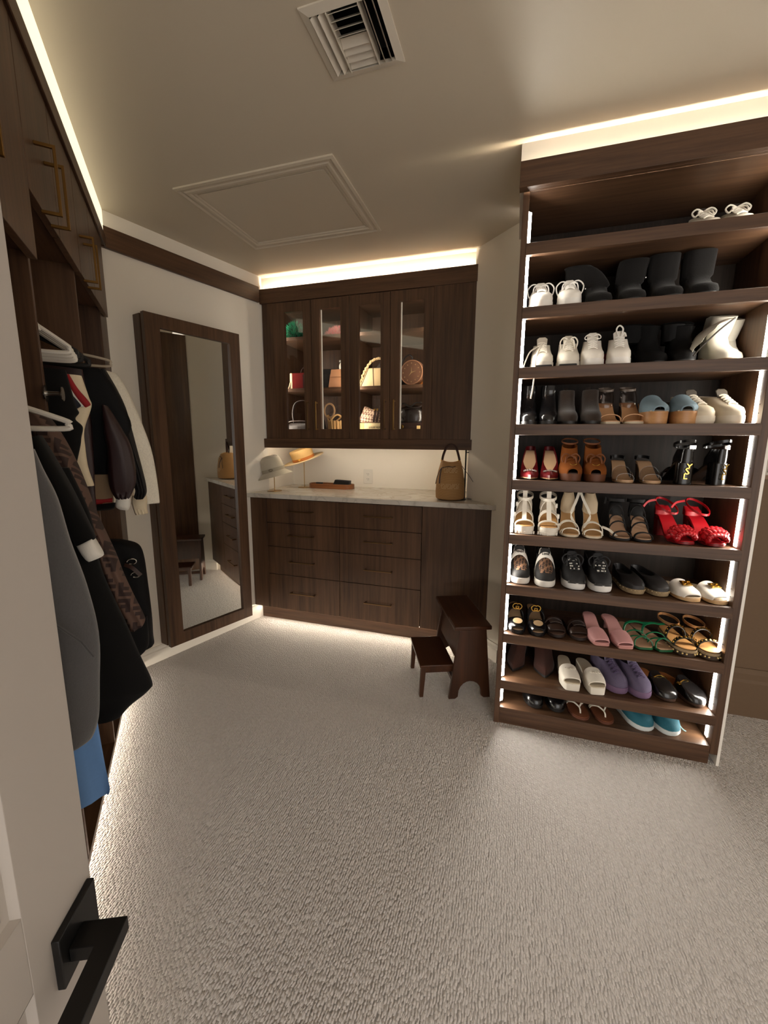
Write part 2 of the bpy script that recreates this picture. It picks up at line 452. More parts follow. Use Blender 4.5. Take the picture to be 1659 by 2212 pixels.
for i, z in enumerate(SHELF_Z):
    if i == 9: rp(MB().box(SX0, SX1, SF + 0.002, SB_, z - 0.02, z), 'shelf', WH)
    else:
        rp(MB().box(SX0, SX1, SF + 0.018, SB_, z - 0.026, z - 0.004), 'shelf', WH)
        rp(MB().box(SX0 - 0.004, SX1 + 0.004, SF - 0.004, SF + 0.018, z - 0.044, z), 'lip', WH)
zs = [2.273] + SHELF_Z
ALU = mat('led_aluminium', (150, 146, 140), 0.4, 0.8)
for i in range(10):
    zt = zs[i] - (0.03 if i else 0.016); zb = zs[i + 1] + 0.003
    if i == 9: zb += 0.012
    if i == 0: zt -= 0.04
    ya, yb = SF + 0.026, SF + 0.038
    MB().prism([(SX0, ya), (SX0 + 0.011, yb), (SX0 + 0.0105, yb + 0.0006), (SX0, ya + 0.001)], zb, zt).build('led_strip', LEDS, rk, off=off, smooth=False)
    MB().prism([(SX0, ya + 0.0012), (SX0 + 0.0105, yb + 0.0009), (SX0 + 0.0105, yb + 0.003), (SX0, yb + 0.003)], zb, zt).build('led_channel', ALU, rk, off=off, smooth=False)
    MB().box(SX1 - 0.0012, SX1, SF + 0.038, SF + 0.060, zb, zt).build('led_strip', LEDSR, rk, off=off, smooth=False)
MB().box(-0.03, 0.91, 1.848, 1.858, 2.292, 2.298).build('cove_led_strip', LEDCR, rk, off=off, smooth=False)
# shelf pin holes on the right side panel
HOLE = mat('hole_dark', (20, 15, 12), 0.9)
ph = MB()
for z in SHELF_Z[2:9]:
    for dz in (0.035, 0.067):
        ph.lathe([(0.0025, 0), (0.0025, 0.0006)], 8).xform(Matrix.Identity(4)) if False else None
        ph.box(SX1 - 0.0006, SX1 + 0.0005, SF + 0.024, SF + 0.028, z + dz, z + dz + 0.004)
ph.build('pin_hole', HOLE, rk, off=off, smooth=False)['kind'] = 'stuff'

# ------------------------------------------------------------------ dresser
DF = 2.53
dr = thing('dresser', 'built-in walnut dresser with eight drawers below the marble top', 'dresser', (-0.96, DF, 0))
doff = (-0.96, DF, 0)
def dp(mb, name, m, bev=0.0012, par=None, **k): return mb.build(name, m, par or dr, bevel=bev, off=doff, **k)
dp(MB().prism([(-1.6755, DF + 0.02), (-0.5415, DF + 0.02), (-0.5415, 3.12), (-1.6755, 3.12)], 0.1005, 0.918), 'carcass', WV)
dp(MB().prism([(-1.803, DF), (-1.676, DF), (-1.676, 3.12), (-1.79, 3.12), (-1.79, 2.71), (-1.762, 2.70)], 0.107, 0.922), 'filler_panel', WV)
dp(MB().prism([(-0.541, DF), (-0.118, DF), (-0.275, 2.685), (-0.275, 3.12), (-0.541, 3.12)], 0.107, 0.922), 'filler_panel', WV)
dp(MB().prism([(-1.775, 2.585), (-0.165, 2.585), (-0.18, 2.60), (-1.77, 2.60)], 0.0, 0.112), 'toe_board', WH)
MB().box(-1.76, -0.20, 2.5838, 2.5849, 0.085, 0.099).build('led_strip', LEDT, dr, off=doff, smooth=False)
zd = [0.918, 0.746, 0.572, 0.366, 0.104]
for (x0, x1) in ((-1.672, -1.115), (-1.111, -0.545)):
    for i in range(4):
        d = dp(MB().box(x0, x1, DF, DF + 0.019, zd[i + 1] + 0.002, zd[i] - 0.002), 'drawer', WV, 0.001)
        xc = (x0 + x1) / 2; zc = (zd[i] + zd[i + 1]) / 2
        zc = zd[i] - (0.080 if i < 2 else (0.098 if i == 2 else 0.124))
        hb = MB().box(xc - 0.098, xc + 0.098, DF - 0.034, DF - 0.026, zc - 0.004, zc + 0.004)
        for sx in (-0.09, 0.09): hb.box(xc + sx - 0.004, xc + sx + 0.004, DF - 0.028, DF, zc - 0.004, zc + 0.004)
        hb.build('bar_pull', BRONZE, d, off=doff, bevel=0.0008)
# marble worktop
def marble():
    m = bpy.data.materials.new('marble_top'); nt, N, L, b = nodes_of(m)
    tc = N.new('ShaderNodeTexCoord'); nz = N.new('ShaderNodeTexNoise'); nz.inputs['Scale'].default_value = 5.0; nz.inputs['Detail'].default_value = 8; nz.inputs['Distortion'].default_value = 1.2
    L.new(tc.outputs['Object'], nz.inputs['Vector'])
    rp_ = N.new('ShaderNodeValToRGB'); e = rp_.color_ramp.elements
    e[0].position = 0.40; e[0].color = srgb(205, 196, 183); e[1].position = 0.62; e[1].color = srgb(214, 206, 194)
    x = e.new(0.50); x.color = srgb(186, 177, 164); x = e.new(0.47); x.color = srgb(204, 195, 182); x = e.new(0.535); x.color = srgb(206, 198, 185)
    L.new(nz.outputs[0], rp_.inputs[0]); L.new(rp_.outputs[0], b.inputs['Base Color'])
    b.inputs['Roughness'].default_value = 0.16
    return m
wt = MB().prism([(-1.812, 2.505), (-0.093, 2.505), (-0.272, 2.684), (-0.272, 3.148), (-1.803, 3.148), (-1.793, 2.704), (-1.765, 2.695)], 0.923, 0.955).build('worktop', marble(), bevel=0.002, off=(-0.95, 2.8, 0.923))
wt.location = (-0.95, 2.8, 0.923); tag(wt, 'pale veined marble worktop lying on the walnut dresser', 'worktop')

# ------------------------------------------------------------------ glass fronted wall cabinet
UF = 2.685
uc = thing('wall_cabinet', 'walnut wall cabinet with four narrow glass doors above the worktop', 'cabinet', (-1.0, UF, 1.27))
uoff = (-1.0, UF, 1.27)
def up(mb, name, m, bev=0.0012, par=None, **k): return mb.build(name, m, par or uc, bevel=bev, off=uoff, **k)
up(MB().box(-1.765, -0.258, UF, UF + 0.020, 2.258, 2.352), 'crown', WH)
up(MB().box(-1.768, -0.252, UF - 0.006, UF + 0.016, 1.270, 1.3355), 'valance', WH)
up(MB().box(-1.752, -1.668, UF + 0.008, UF + 0.03, 1.332, 2.258), 'filler_panel', WV)
up(MB().box(-0.5325, -0.255, UF + 0.004, UF + 0.03, 1.332, 2.258), 'filler_panel', WV)
up(MB().box(-1.665, -0.530, 2.735, 3.14, 1.335, 1.372), 'bottom_panel', WH)
up(MB().box(-1.665, -0.530, 2.735, 3.14, 2.235, 2.258), 'top_panel', WH)
up(MB().box(-1.665, -0.530, 3.128, 3.14, 1.37, 2.24), 'back_panel', WV)
for x0, x1 in ((-1.683, -1.665), (-1.100, -1.084), (-0.530, -0.512)):
    up(MB().box(x0, x1, UF + 0.03, 3.14, 1.335, 2.258), 'side_panel', WV)
for x0, x1 in ((-1.664, -1.101), (-1.083, -0.531)):
    for z in (1.692, 2.042):
        up(MB().box(x0, x1, 2.755, 3.127, z - 0.022, z), 'shelf', WH)
GLOWB = glow('led_diffuser', (1.0, 0.84, 0.62), 0.35)
GLOWB.node_tree.nodes['Principled BSDF'].inputs['Base Color'].default_value = (0.12, 0.10, 0.08, 1)
for x in (-1.3085, -0.7465):
    MB().box(x, x + 0.006, 2.712, 2.716, 1.38, 2.225).build('led_diffuser', GLOWB, uc, off=uoff, smooth=False)
for x in (-1.652, -1.116, -1.068, -0.548):
    MB().box(x - 0.005, x + 0.005, 2.722, 2.730, 1.38, 2.225).build('led_strip', LEDK, uc, off=uoff, smooth=False)
MB().box(-1.74, -0.29, 2.742, 2.752, 2.304, 2.310).build('cove_led_strip', LEDC, uc, off=uoff, smooth=False) if False else None
MB().box(-1.75, -0.275, UF + 0.022, UF + 0.032, 2.318, 2.324).build('cove_led_strip', LEDC, uc, off=uoff, smooth=False)
up(MB().box(-1.752, -0.262, UF + 0.020, 2.735, 2.300, 2.316), 'top_board', WH)
MB().box(-1.74, -0.285, 2.78, 2.79, 1.326, 1.333).build('led_strip', LEDU, uc, off=uoff, smooth=False)
up(MB().box(-1.752, -0.262, UF + 0.016, 3.148, 1.3335, 1.336), 'underside', WH)
dx = [(-1.663, -1.372, -1.574, -1.432), (-1.368, -1.095, -1.308, -1.155), (-1.090, -0.813, -1.026, -0.875), (-0.809, -0.533, -0.746, -0.593)]
for i, (x0, x1, g0, g1) in enumerate(dx):
    d = MB(); z0, z1, q0, q1 = 1.338, 2.252, 1.403, 2.188
    o_ = [(x0, z0), (x1, z0), (x1, z1), (x0, z1)]; n_ = [(g0, q0), (g1, q0), (g1, q1), (g0, q1)]
    F_, B_ = UF, UF + 0.022
    d.loft([[(x, F_, z) for x, z in o_], [(x, B_, z) for x, z in o_], [(x, B_, z) for x, z in n_], [(x, F_, z) for x, z in n_], [(x, F_, z) for x, z in o_]], False, False)
    do = up(d, 'door', WV, 0.0)
    MB().box(g0 - 0.004, g1 + 0.004, UF + 0.012, UF + 0.015, q0 - 0.004, q1 + 0.004).build('pane', PANE, do, off=uoff, smooth=False)
    hx_ = {0: -1.398, 1: -1.333, 2: -0.838, 3: -0.775}[i]
    hb = MB().box(hx_ - 0.004, hx_ + 0.004, UF - 0.034, UF - 0.026, 1.395, 1.588)
    for zz in (1.402, 1.580): hb.box(hx_ - 0.004, hx_ + 0.004, UF - 0.028, UF, zz - 0.004, zz + 0.004)
    hb.build('bar_pull', BRASS if i % 2 else BRONZE, do, off=uoff, bevel=0.0008)

# ------------------------------------------------------------------ wall mirror cabinet
mr = thing('mirror_cabinet', 'full-length mirror in a deep stepped walnut frame', 'mirror', M_w(1.55, M_WALL), MROT)
mo = (1.55, M_WALL, 0)
def mp_(mb, name, m, bev=0.0015, par=None, **k): return mb.build(name, m, par or mr, bevel=bev, off=mo, **k)
mp_(MB().box(1.258, 1.834, 2.338, 2.404, 0.103, 1.978), 'body', WV)
mp_(MB().box(1.264, 1.828, 2.324, 2.338, 0.108, 1.973), 'recess', WV)
y0, y1 = 2.290, 2.320
AJAR = Matrix.Translation((1.255, 2.322, 0)) @ Matrix.Rotation(R(-2.6), 4, 'Z') @ Matrix.Translation((-1.255, -2.322, 0))   # the door stands slightly ajar
o_ = [(1.255, 0.105), (1.834, 0.105), (1.834, 1.980), (1.255, 1.980)]; n_ = [(1.336, 0.176), (1.765, 0.176), (1.765, 1.912), (1.336, 1.912)]
d = MB().loft([[(x, y0, z) for x, z in o_], [(x, y1, z) for x, z in o_], [(x, y1, z) for x, z in n_], [(x, y0, z) for x, z in n_], [(x, y0, z) for x, z in o_]], False, False).xform(AJAR)
df = mp_(d, 'door_frame', WV, 0.0)
mirror_m = mat('mirror_silver', (226, 228, 226), 0.015, 1.0)
MB().box(1.330, 1.771, 2.304, 2.309, 0.170, 1.918).xform(AJAR).build('mirror_glass', mirror_m, df, off=mo, smooth=False)

# ------------------------------------------------------------------ hanging closet on the left
cl = thing('hanging_closet', 'walnut hanging closet with tall upper doors along the slanted wall', 'closet', C_w(1.4, 0.29), CROT)
co = (1.4, 0.29, 0)
def cp(mb, name, m, bev=0.0012, par=None, **k): return mb.build(name, m, par or cl, bevel=bev, off=co, **k)
cp(MB().box(-0.2, 2.652, 0.2805, 0.2855, 2.262, 2.320), 'crown', WH)
cp(MB().box(-0.2, 2.650, 0.2862, 0.86, 2.268, 2.298), 'top_panel', WH)
MB().box(-0.2, 2.648, 0.2862, 0.2895, 2.300, 2.4385).build('cove_led_strip', LEDCC, cl, off=co, smooth=False)
for x in (0.62, 1.362, 1.912, 2.440): cp(MB().extrude([(x, 0.310, 2.27), (x, 0.310, 0.36), (x, 0.346, 0.33), (x, 0.346, 0.030), (x, 0.86, 0.030), (x, 0.86, 2.27)], (0.017, 0, 0)), 'gable', WV)
cp(MB().prism([(2.457, 0.310), (2.652, 0.310), (2.645, 0.325), (2.457, 0.325)], 0.03, 2.262), 'filler_panel', WV)
cp(MB().box(-0.2, 2.44, 0.845, 0.86, 0.05, 2.27), 'back_panel', WV)
cp(MB().box(1.379, 2.44, 0.312, 0.845, 1.928, 1.946), 'cubby_floor', WH)
cp(MB().box(0.637, 1.362, 0.312, 0.845, 1.768, 1.786), 'cubby_floor', WH)
cp(MB().box(-0.2, 2.46, 0.345, 0.86, 0.030, 0.052), 'bottom_deck', WH)
cp(MB().box(-0.2, 2.46, 0.420, 0.435, 0.0, 0.030), 'toe_board', WH)
MB().box(-0.2, 2.56, 0.414, 0.4195, 0.008, 0.024).build('led_strip', LEDCT, cl, off=co, smooth=False)
def bar_pull(par, a, y, z0, z1, m=BRASSD):
    hb = MB().box(a - 0.004, a + 0.004, y - 0.045, y - 0.038, z0, z1)
    for z in (z0 + 0.004, z1 - 0.004): hb.box(a - 0.004, a + 0.004, y - 0.039, y, z - 0.004, z + 0.004)
    return hb.build('bar_pull', m, par, off=co, bevel=0.001)
for a0, a1, z0, ha, hz in ((0.62, 0.985, 1.75, 0.95, (1.74, 1.93)), (0.988, 1.356, 1.75, 1.013, (1.752, 1.94)), (1.360, 1.638, 1.908, 1.450, None), (1.642, 1.926, 1.908, 1.540, None), (1.930, 2.200, 1.908, 1.955, None), (2.204, 2.530, 1.908, 2.035, None)):
    d = cp(MB().box(a0, a1, 0.290, 0.309, z0, 2.258), 'door', WV)
PULLS = [(1.0145, 1.80, 1.99), (1.452, 1.895, 2.06), (1.540, 1.898, 2.06), (1.965, 1.892, 2.05), (2.035, 1.89, 2.05)]
dlist = [c for c in cl.children if c.name.startswith('door')]
for (a, z0, z1), d in zip(PULLS, (dlist[1], dlist[2], dlist[2], dlist[4], dlist[4])): bar_pull(d, a, 0.29, z0, z1)
for z, a0, a1 in ((1.79, 1.379, 1.912), (1.79, 1.929, 2.44), (1.50, 0.637, 1.362), (0.93, 1.929, 2.44)):
    MB().tube([(a0, 0.58, z), (a1, 0.58, z)], 0.013, 10).build('hanging_rod', STEEL, cl, off=co)
kn = MB().lathe([(0.0, 0), (0.021, 0), (0.021, 0.003), (0.006, 0.004), (0.006, 0.030), (0.012, 0.033), (0.018, 0.036), (0.018, 0.038), (0.0, 0.038)], 16)
kn.xform(Matrix.Translation((1.368, 0.311, 1.436)) @ Matrix.Rotation(R(90), 4, 'X'))
kn.build('valet_rod', STEEL, cl, off=co)

# ------------------------------------------------------------------ open room door in the foreground
DYAW = YAW + R(7.3)
DX = V((-sin(DYAW), cos(DYAW), 0)); DY = V((-cos(DYAW), -sin(DYAW), 0)) # along leaf (away), into leaf (away from the room)
DROT = math.atan2(DX.y, DX.x)
DD = 0.3272
dt = struct(bpy.data.objects.new('door_1', None)); col.objects.link(dt)
dpos = DX * 0.1 + DY * DD
dt.location = (dpos.x, dpos.y, 0); dt.rotation_euler = (0, 0, DROT)
dt['label'] = 'white panelled room door standing open at the left edge of the view'
do_ = (0.1, 0, 0)          # local x = along the leaf, local y = into the leaf
def frame_prof(mb, x0, x1, z0, z1):
    pr = [(0, 0.0), (0.004, 0.008), (0.012, 0.009), (0.018, 0.006), (0.030, 0.012)]
    rg = [[(x0 + d, y, z0 + d), (x1 - d, y, z0 + d), (x1 - d, y, z1 - d), (x0 + d, y, z1 - d)] for d, y in pr]
    return mb.loft(rg, False, True)
lf = MB()
xs, zp = [-0.35, -0.235, 0.398, 0.5115], [(0.24, 0.728), (0.827, 1.90)]
lf.box(-0.35, -0.235, 0, 0.035, 0.012, 2.03); lf.box(0.400, 0.5115, 0, 0.035, 0.012, 2.03)
for z0, z1 in ((0.012, 0.24), (0.728, 0.827), (1.90, 2.03)): lf.box(-0.235, 0.400, 0, 0.035, z0, z1)
lf.box(-0.235, 0.400, 0.014, 0.034, 0.24, 1.90)
lf.build('leaf', DOORW, dt, off=do_, bevel=0.001)
for z0, z1 in zp: frame_prof(MB(), -0.235, 0.400, z0, z1).build('panel', DOORW, dt, off=do_, ang=25)
hd = MB().box(0.431, 0.504, -0.009, 0.0, 0.6805, 0.750).build('handle_plate', BLACKM, dt, off=do_, bevel=0.0012)
lv = MB().prism([(0.473, -0.009), (0.443, -0.009), (0.443, -0.037), (0.335, -0.037), (0.335, -0.062), (0.473, -0.062)], 0.702, 0.722)
lv.build('lever', BLACKM, hd, off=do_, bevel=0.0012)

# ------------------------------------------------------------------ step stool
SA = math.atan2(0.39, 0.92)                        # local x: from the low step to the tower
st = thing('step_stool', 'dark walnut two-step stool with arched sides beside the shoe rack', 'stool', (0.92 * 0.57 - 0.39 * 2.12, 0.39 * 0.57 + 0.92 * 2.12, 0), SA)
so = (0.57, 2.12, 0)
def sp_(mb, name, m, bev=0.002): return mb.build(name, m, st, bevel=bev, off=so)
def tower_side(y):
    pts = [(0.531, 0.0)]
    pts += [(0.578, 0.385), (0.716, 0.385), (0.752, 0.0), (0.718, 0.0)]
    for k in range(11):
        t = pi * k / 10
        pts.append((0.642 + 0.062 * cos(t), 0.012 + 0.085 * sin(t) ** 0.8))
    pts.append((0.566, 0.0))
    return MB().extrude([(x, y, z) for x, z in pts], (0, 0.020, 0))
for y in (1.925, 2.305): sp_(tower_side(y), 'side_panel', STOOLV)
sp_(MB().box(0.545, 0.738, 1.908, 2.342, 0.385, 0.405), 'top_tread', STOOLW, 0.004)
sp_(MB().extrude([(0.592, 1.945, 0.385), (0.606, 1.945, 0.385), (0.585, 1.945, 0.205), (0.571, 1.945, 0.205)], (0, 0.36, 0)), 'riser', STOOLV)
sp_(MB().box(0.56, 0.575, 1.945, 2.305, 0.06, 0.085), 'stretcher', STOOLW)
sp_(MB().box(0.381, 0.560, 1.948, 2.272, 0.168, 0.182), 'low_tread', STOOLW, 0.004)
for y in (1.956, 2.236):
    sp_(MB().loft([[(0.388, y, 0.168), (0.416, y, 0.168), (0.416, y + 0.024, 0.168), (0.388, y + 0.024, 0.168)], [(0.383, y - 0.002, 0), (0.403, y - 0.002, 0), (0.403, y + 0.022, 0), (0.383, y + 0.022, 0)]]), 'leg', STOOLV)
    sp_(MB().box(0.405, 0.56, y + 0.003, y + 0.018, 0.135, 0.168), 'apron', STOOLW, 0.0015)
arch = [(1.980, 0.168), (2.236, 0.168), (2.236, 0.105)]
for k in range(9):
    t = pi / 2 * k / 8
    arch.append((2.236 - 0.05 * (1 - cos(t)) - 0.0, 0.105 + 0.045 * sin(t)))
arch += [(2.030, 0.150)]
for k in range(9):
    t = pi / 2 * (1 - k / 8)
    arch.append((1.980 + 0.05 * (1 - cos(t)), 0.105 + 0.045 * sin(t)))
sp_(MB().extrude([(0.392, y, z) for y, z in arch], (0.014, 0, 0)), 'front_apron', STOOLW, 0.001)

# ------------------------------------------------------------------ things on the worktop
WT = 0.9555
def hat_stand(x, y, hgt, label, m=BRASS):
    t = thing('hat_stand', label, 'hat stand', (x, y, WT), group=None)
    MB().lathe([(0.0, 0), (0.052, 0), (0.052, 0.002), (0.050, 0.003), (0.0, 0.003)], 28).build('base', m, t)
    MB().tube([(0, 0, 0.003), (0, 0, hgt)], 0.003, 8).build('pole', m, t)
    MB().lathe([(0.0, hgt - 0.012), (0.020, hgt - 0.010), (0.032, hgt - 0.004), (0.034, hgt), (0.0, hgt + 0.003)], 16).build('cap', m, t)
    return t
hat_stand(-1.685, 2.665, 0.155, 'brass hat stand carrying the grey felt hat on the worktop')
hat_stand(-1.600, 2.965, 0.225, 'brass hat stand carrying the straw hat on the worktop')
FELT = mat('grey_felt', (196, 186, 164), 0.9, grain=0.08, gscale=120, bump=0.2, sheen=0.3)
FELTB = mat('grey_felt_band', (170, 160, 140), 0.85)
STRAW = mat('straw', (222, 182, 118), 0.75, grain=0.18, gscale=260, bump=0.5)
STRAWL = mat('straw_brim', (228, 204, 158), 0.75, grain=0.12, gscale=260, bump=0.4)
TANB = mat('tan_ribbon', (190, 112, 44), 0.6)
def hat(name, label, loc, rot, crown, brim, cm, bm_, band_m, band, oval=0.86, droop=0.0, dent=0.0):
    t = thing(name, label, 'hat', loc, rot)
    n = 36
    def ring(r, z, d=0.0): return [(r * cos(2 * pi * k / n), r * oval * sin(2 * pi * k / n), z - d * (0.5 + 0.5 * cos(4 * pi * k / n)) * 0 - d * math.exp(-((sin(2 * pi * k / n)) / 0.35) ** 2)) for k in range(n)]
    rg = [ring(r, z, d) for r, z, d in crown]
    MB().loft(rg, False, True).build('crown', cm, t)
    br = []
    for r, z in brim: br.append([(r * cos(2 * pi * k / n), r * (0.9 if r > crown[0][0] else oval) * sin(2 * pi * k / n), z - droop * ((r - crown[0][0]) / 0.06) * (0.6 + 0.4 * cos(2 * pi * k / n))) for k in range(n)])
    MB().loft(br, False, False).build('brim', bm_, t)
    z0, z1, r0, r1 = band
    MB().loft([ring(r0 + 0.0015, z0), ring(r1 + 0.0015, z1)], False, False).build('hat_band', band_m, t)
    return t
c0 = 0.082
crown1 = [(0.088, 0.0, 0), (0.087, 0.03, 0), (0.083, 0.06, 0), (0.076, 0.085, 0), (0.066, 0.105, 0.004), (0.05, 0.116, 0.012), (0.028, 0.119, 0.016), (0.004, 0.118, 0.018)]
brim1 = [(0.088, 0.0), (0.10, -0.008), (0.118, -0.018), (0.132, -0.026), (0.132, -0.029), (0.116, -0.021), (0.10, -0.011), (0.086, -0.003)]
h1 = hat('bucket_hat', 'grey felt hat with pinched crown tilted on the shorter stand', (-1.685, 2.665, WT + 0.142), (R(8), R(-14), R(-10)), crown1, brim1, FELT, FELT, FELTB, (0.002, 0.026, 0.088, 0.0875), droop=0.012)
MB().tube(smooth_path([(0.03, -0.0835, 0.016), (0.045, -0.0805, 0.022), (0.058, -0.073, 0.014), (0.045, -0.081, 0.006)], 4, True), 0.0022, 6).build('emblem', mat('hat_emblem', (120, 108, 88), 0.4, 0.6), h1)
crown2 = [(0.090, 0.0, 0), (0.090, 0.02, 0), (0.092, 0.05, 0), (0.094, 0.078, 0), (0.090, 0.084, 0), (0.05, 0.085, 0), (0.004, 0.085, 0)]
brim2 = [(0.090, 0.0), (0.11, -0.001), (0.14, 0.0), (0.166, 0.003), (0.166, 0.0), (0.14, -0.003), (0.11, -0.004), (0.088, -0.003)]
h2 = hat('straw_hat', 'straw boater hat with tan ribbon tilted on the taller stand', (-1.600, 2.965, WT + 0.222), (R(14), R(-15), 0), crown2, brim2, STRAW, STRAWL, TANB, (0.001, 0.022, 0.0905, 0.0905))
emb = MB()
for dx_ in (-0.006, 0.006): emb.tube([(dx_ + 0.009 * cos(t), -0.0815, 0.012 + 0.009 * sin(t)) for t in [2 * pi * k / 14 for k in range(15)]], 0.0018, 5)
emb.build('emblem', GOLD, h2)

tr = thing('valet_tray', 'oval walnut tray lying on the marble between hat stands and outlet', 'tray', (-1.372, 2.985, WT))
def stad(L_, W_, n=10):
    a_ = L_ / 2 - W_ / 2
    return [(a_ + W_ / 2 * cos(t), W_ / 2 * sin(t)) for t in [-pi / 2 + pi * k / n for k in range(n + 1)]] + [(-a_ + W_ / 2 * cos(t), W_ / 2 * sin(t)) for t in [pi / 2 + pi * k / n for k in range(n + 1)]]
TRAYW = wood('tray_walnut', (104, 62, 34), (146, 92, 54), 'x')
O_, I_ = stad(0.375, 0.125), stad(0.355, 0.105)
MB().loft([[(x, y, 0.0) for x, y in O_], [(x, y, 0.036) for x, y in O_], [(x, y, 0.036) for x, y in I_], [(x, y, 0.006) for x, y in I_]], True, True).build('tray_body', TRAYW, tr, bevel=0.0015)
pb = thing('sunglasses_case', 'black case leaning in the oval walnut tray', 'case', (-1.285, 2.985, WT + 0.0065), R(-4))
MB().extrude([(-0.075, -0.030, 0.0), (0.072, -0.030, 0.0), (0.076, -0.02, 0.058), (-0.052, -0.02, 0.062)], (0, 0.036, 0)).build('case_body', mat('black_leather', (20, 19, 19), 0.45), pb, bevel=0.004)
MB().lathe([(0, 0), (0.007, 0), (0.007, 0.002), (0, 0.003)], 12).xform(Matrix.Translation((0.045, -0.0305, 0.012)) @ Matrix.Rotation(R(90), 4, 'X')).build('snap', STEEL, pb)
kf = thing('key_fob', 'small black key fob at the end of the walnut tray', 'key fob', (-1.478, 2.985, WT + 0.0065), R(10))
MB().loft([[(x, y, z) for x, y in stad(0.058, 0.03, 6)] for z in (0.0, 0.03, 0.036)]).build('fob_body', mat('black_plastic', (26, 26, 27), 0.35), kf, bevel=0.002)

ol = thing('power_outlet', 'white duplex outlet on the wall above the worktop', 'outlet', (-1.125, NB, 1.042))
PLAST = mat('white_plastic', (232, 226, 214), 0.35)
MB().box(-0.038, 0.038, -0.005, 0, -0.057, 0.057).build('cover_plate', PLAST, ol, bevel=0.002)
for z in (-0.02, 0.02):
    sck = MB().loft([[(x, -0.0052, z + y) for x, y in stad(0.034, 0.028, 6)], [(x, -0.0075, z + y) for x, y in stad(0.033, 0.027, 6)]]).build('socket', PLAST, ol)
    sl = MB(); sl.box(-0.008, -0.006, -0.0078, -0.0074, z - 0.002, z + 0.007); sl.box(0.006, 0.008, -0.0078, -0.0074, z - 0.002, z + 0.006); sl.box(-0.002, 0.002, -0.0078, -0.0074, z - 0.01, z - 0.006)
    sl.build('slot', HOLE, sck, smooth=False)

# black bag stand and woven bucket bag
bs = thing('bag_stand', 'black metal bag stand behind the woven bucket bag', 'bag stand', (-0.322, 2.70, WT))
MB().box(-0.11, 0.03, -0.045, 0.045, 0.0, 0.004).build('base', BLACKM, bs, bevel=0.001)
MB().tube([(0.018, 0, 0.004), (0.018, 0, 0.335), (0.012, 0, 0.342), (-0.035, 0, 0.342)], 0.005, 8).build('post', BLACKM, bs)
MB().tube([(0.018, 0, 0.30), (0.034, 0, 0.30)], 0.003, 8).build('knob_stem', BLACKM, bs)
MB().ball((0.037, 0, 0.30), 0.006).build('knob', BLACKM, bs)
bg = thing('bucket_bag', 'woven straw bucket bag with dark leather handle on the worktop', 'handbag', (-0.392, 2.66, WT + 0.005), R(8))
def weave():
    m = bpy.data.materials.new('woven_raffia'); nt, N, L, b = nodes_of(m)
    tc = N.new('ShaderNodeTexCoord'); wv = N.new('ShaderNodeTexWave'); wv.bands_direction = 'Z'; wv.inputs['Scale'].default_value = 90; wv.inputs['Distortion'].default_value = 2
    L.new(tc.outputs['Object'], wv.inputs['Vector'])
    mx = N.new('ShaderNodeMix'); mx.data_type = 'RGBA'; mx.inputs[6].default_value = srgb(138, 98, 54); mx.inputs[7].default_value = srgb(192, 148, 94)
    L.new(wv.outputs[0], mx.inputs[0]); L.new(mx.outputs[2], b.inputs['Base Color'])
    bp = N.new('ShaderNodeBump'); bp.inputs['Strength'].default_value = 0.5; bp.inputs['Distance'].default_value = 0.002
    L.new(wv.outputs[0], bp.inputs['Height']); L.new(bp.outputs[0], b.inputs['Normal']); b.inputs['Roughness'].default_value = 0.8
    return m
RAF = weave(); DKL = mat('dark_leather', (52, 27, 18), 0.45); 
prof = [(0.0, 0.0), (0.080, 0.0), (0.092, 0.008), (0.094, 0.05), (0.090, 0.12), (0.080, 0.18), (0.066, 0.225), (0.060, 0.24), (0.055, 0.238), (0.060, 0.20), (0.0, 0.19)]
n = 32; rg = []
for r_, z in prof:
    rg.append([(r_ * 0.98 * cos(2 * pi * k / n), r_ * 1.12 * sin(2 * pi * k / n), z + (0.008 * cos(4 * pi * k / n) if z > 0.2 else 0)) for k in range(n)])
MB().loft(rg).build('bag_body', RAF, bg)
ho = MB()
for (zc, n_) in ((0.175, 13), (0.075, 15)):
    for i in range(n_):
        for j in range(4):
            th = -pi / 2 + (i - n_ / 2 + 0.5 * (j % 2)) * 0.085; z = zc + j * 0.0085
            if (i * 7 + j * 3) % 5 == 0: continue
            r_ = 0.0935 if zc < 0.1 else 0.0815 - (z - 0.18) * 0.2
            c = V((r_ * 0.98 * cos(th), r_ * 1.12 * sin(th), z)); tn = V((-sin(th), 1.12 * cos(th), 0)).normalized(); nr = V((cos(th) * 1.12, sin(th), 0)).normalized()
            ho.extrude([c + nr * 0.0012 + tn * a_ + V((0, 0, b_)) for a_, b_ in ((0, -0.0028), (0.0026, 0), (0, 0.0028), (-0.0026, 0))], nr * 0.0006)
ho = ho.build('openwork', mat('openwork_light', (214, 190, 150), 0.8), bg, smooth=False); ho['kind'] = 'stuff'
MB().tube(smooth_path([(-0.056, 0.0, 0.235), (-0.050, -0.004, 0.275), (-0.030, -0.006, 0.325), (0.0, -0.008, 0.342), (0.028, -0.006, 0.325), (0.046, -0.004, 0.275), (0.056, 0.0, 0.232)], 6), 0.0075, 8).build('handle', DKL, bg)
MB().ribbon(smooth_path([(0.066, 0.0, 0.215), (0.085, -0.005, 0.19), (0.13, -0.012, 0.13), (0.165, -0.015, 0.07), (0.17, -0.012, 0.03), (0.15, -0.01, 0.005), (0.11, -0.005, 0.002)], 6), (0, 1, 0), 0.016, 0.003).build('shoulder_strap', DKL, bg)
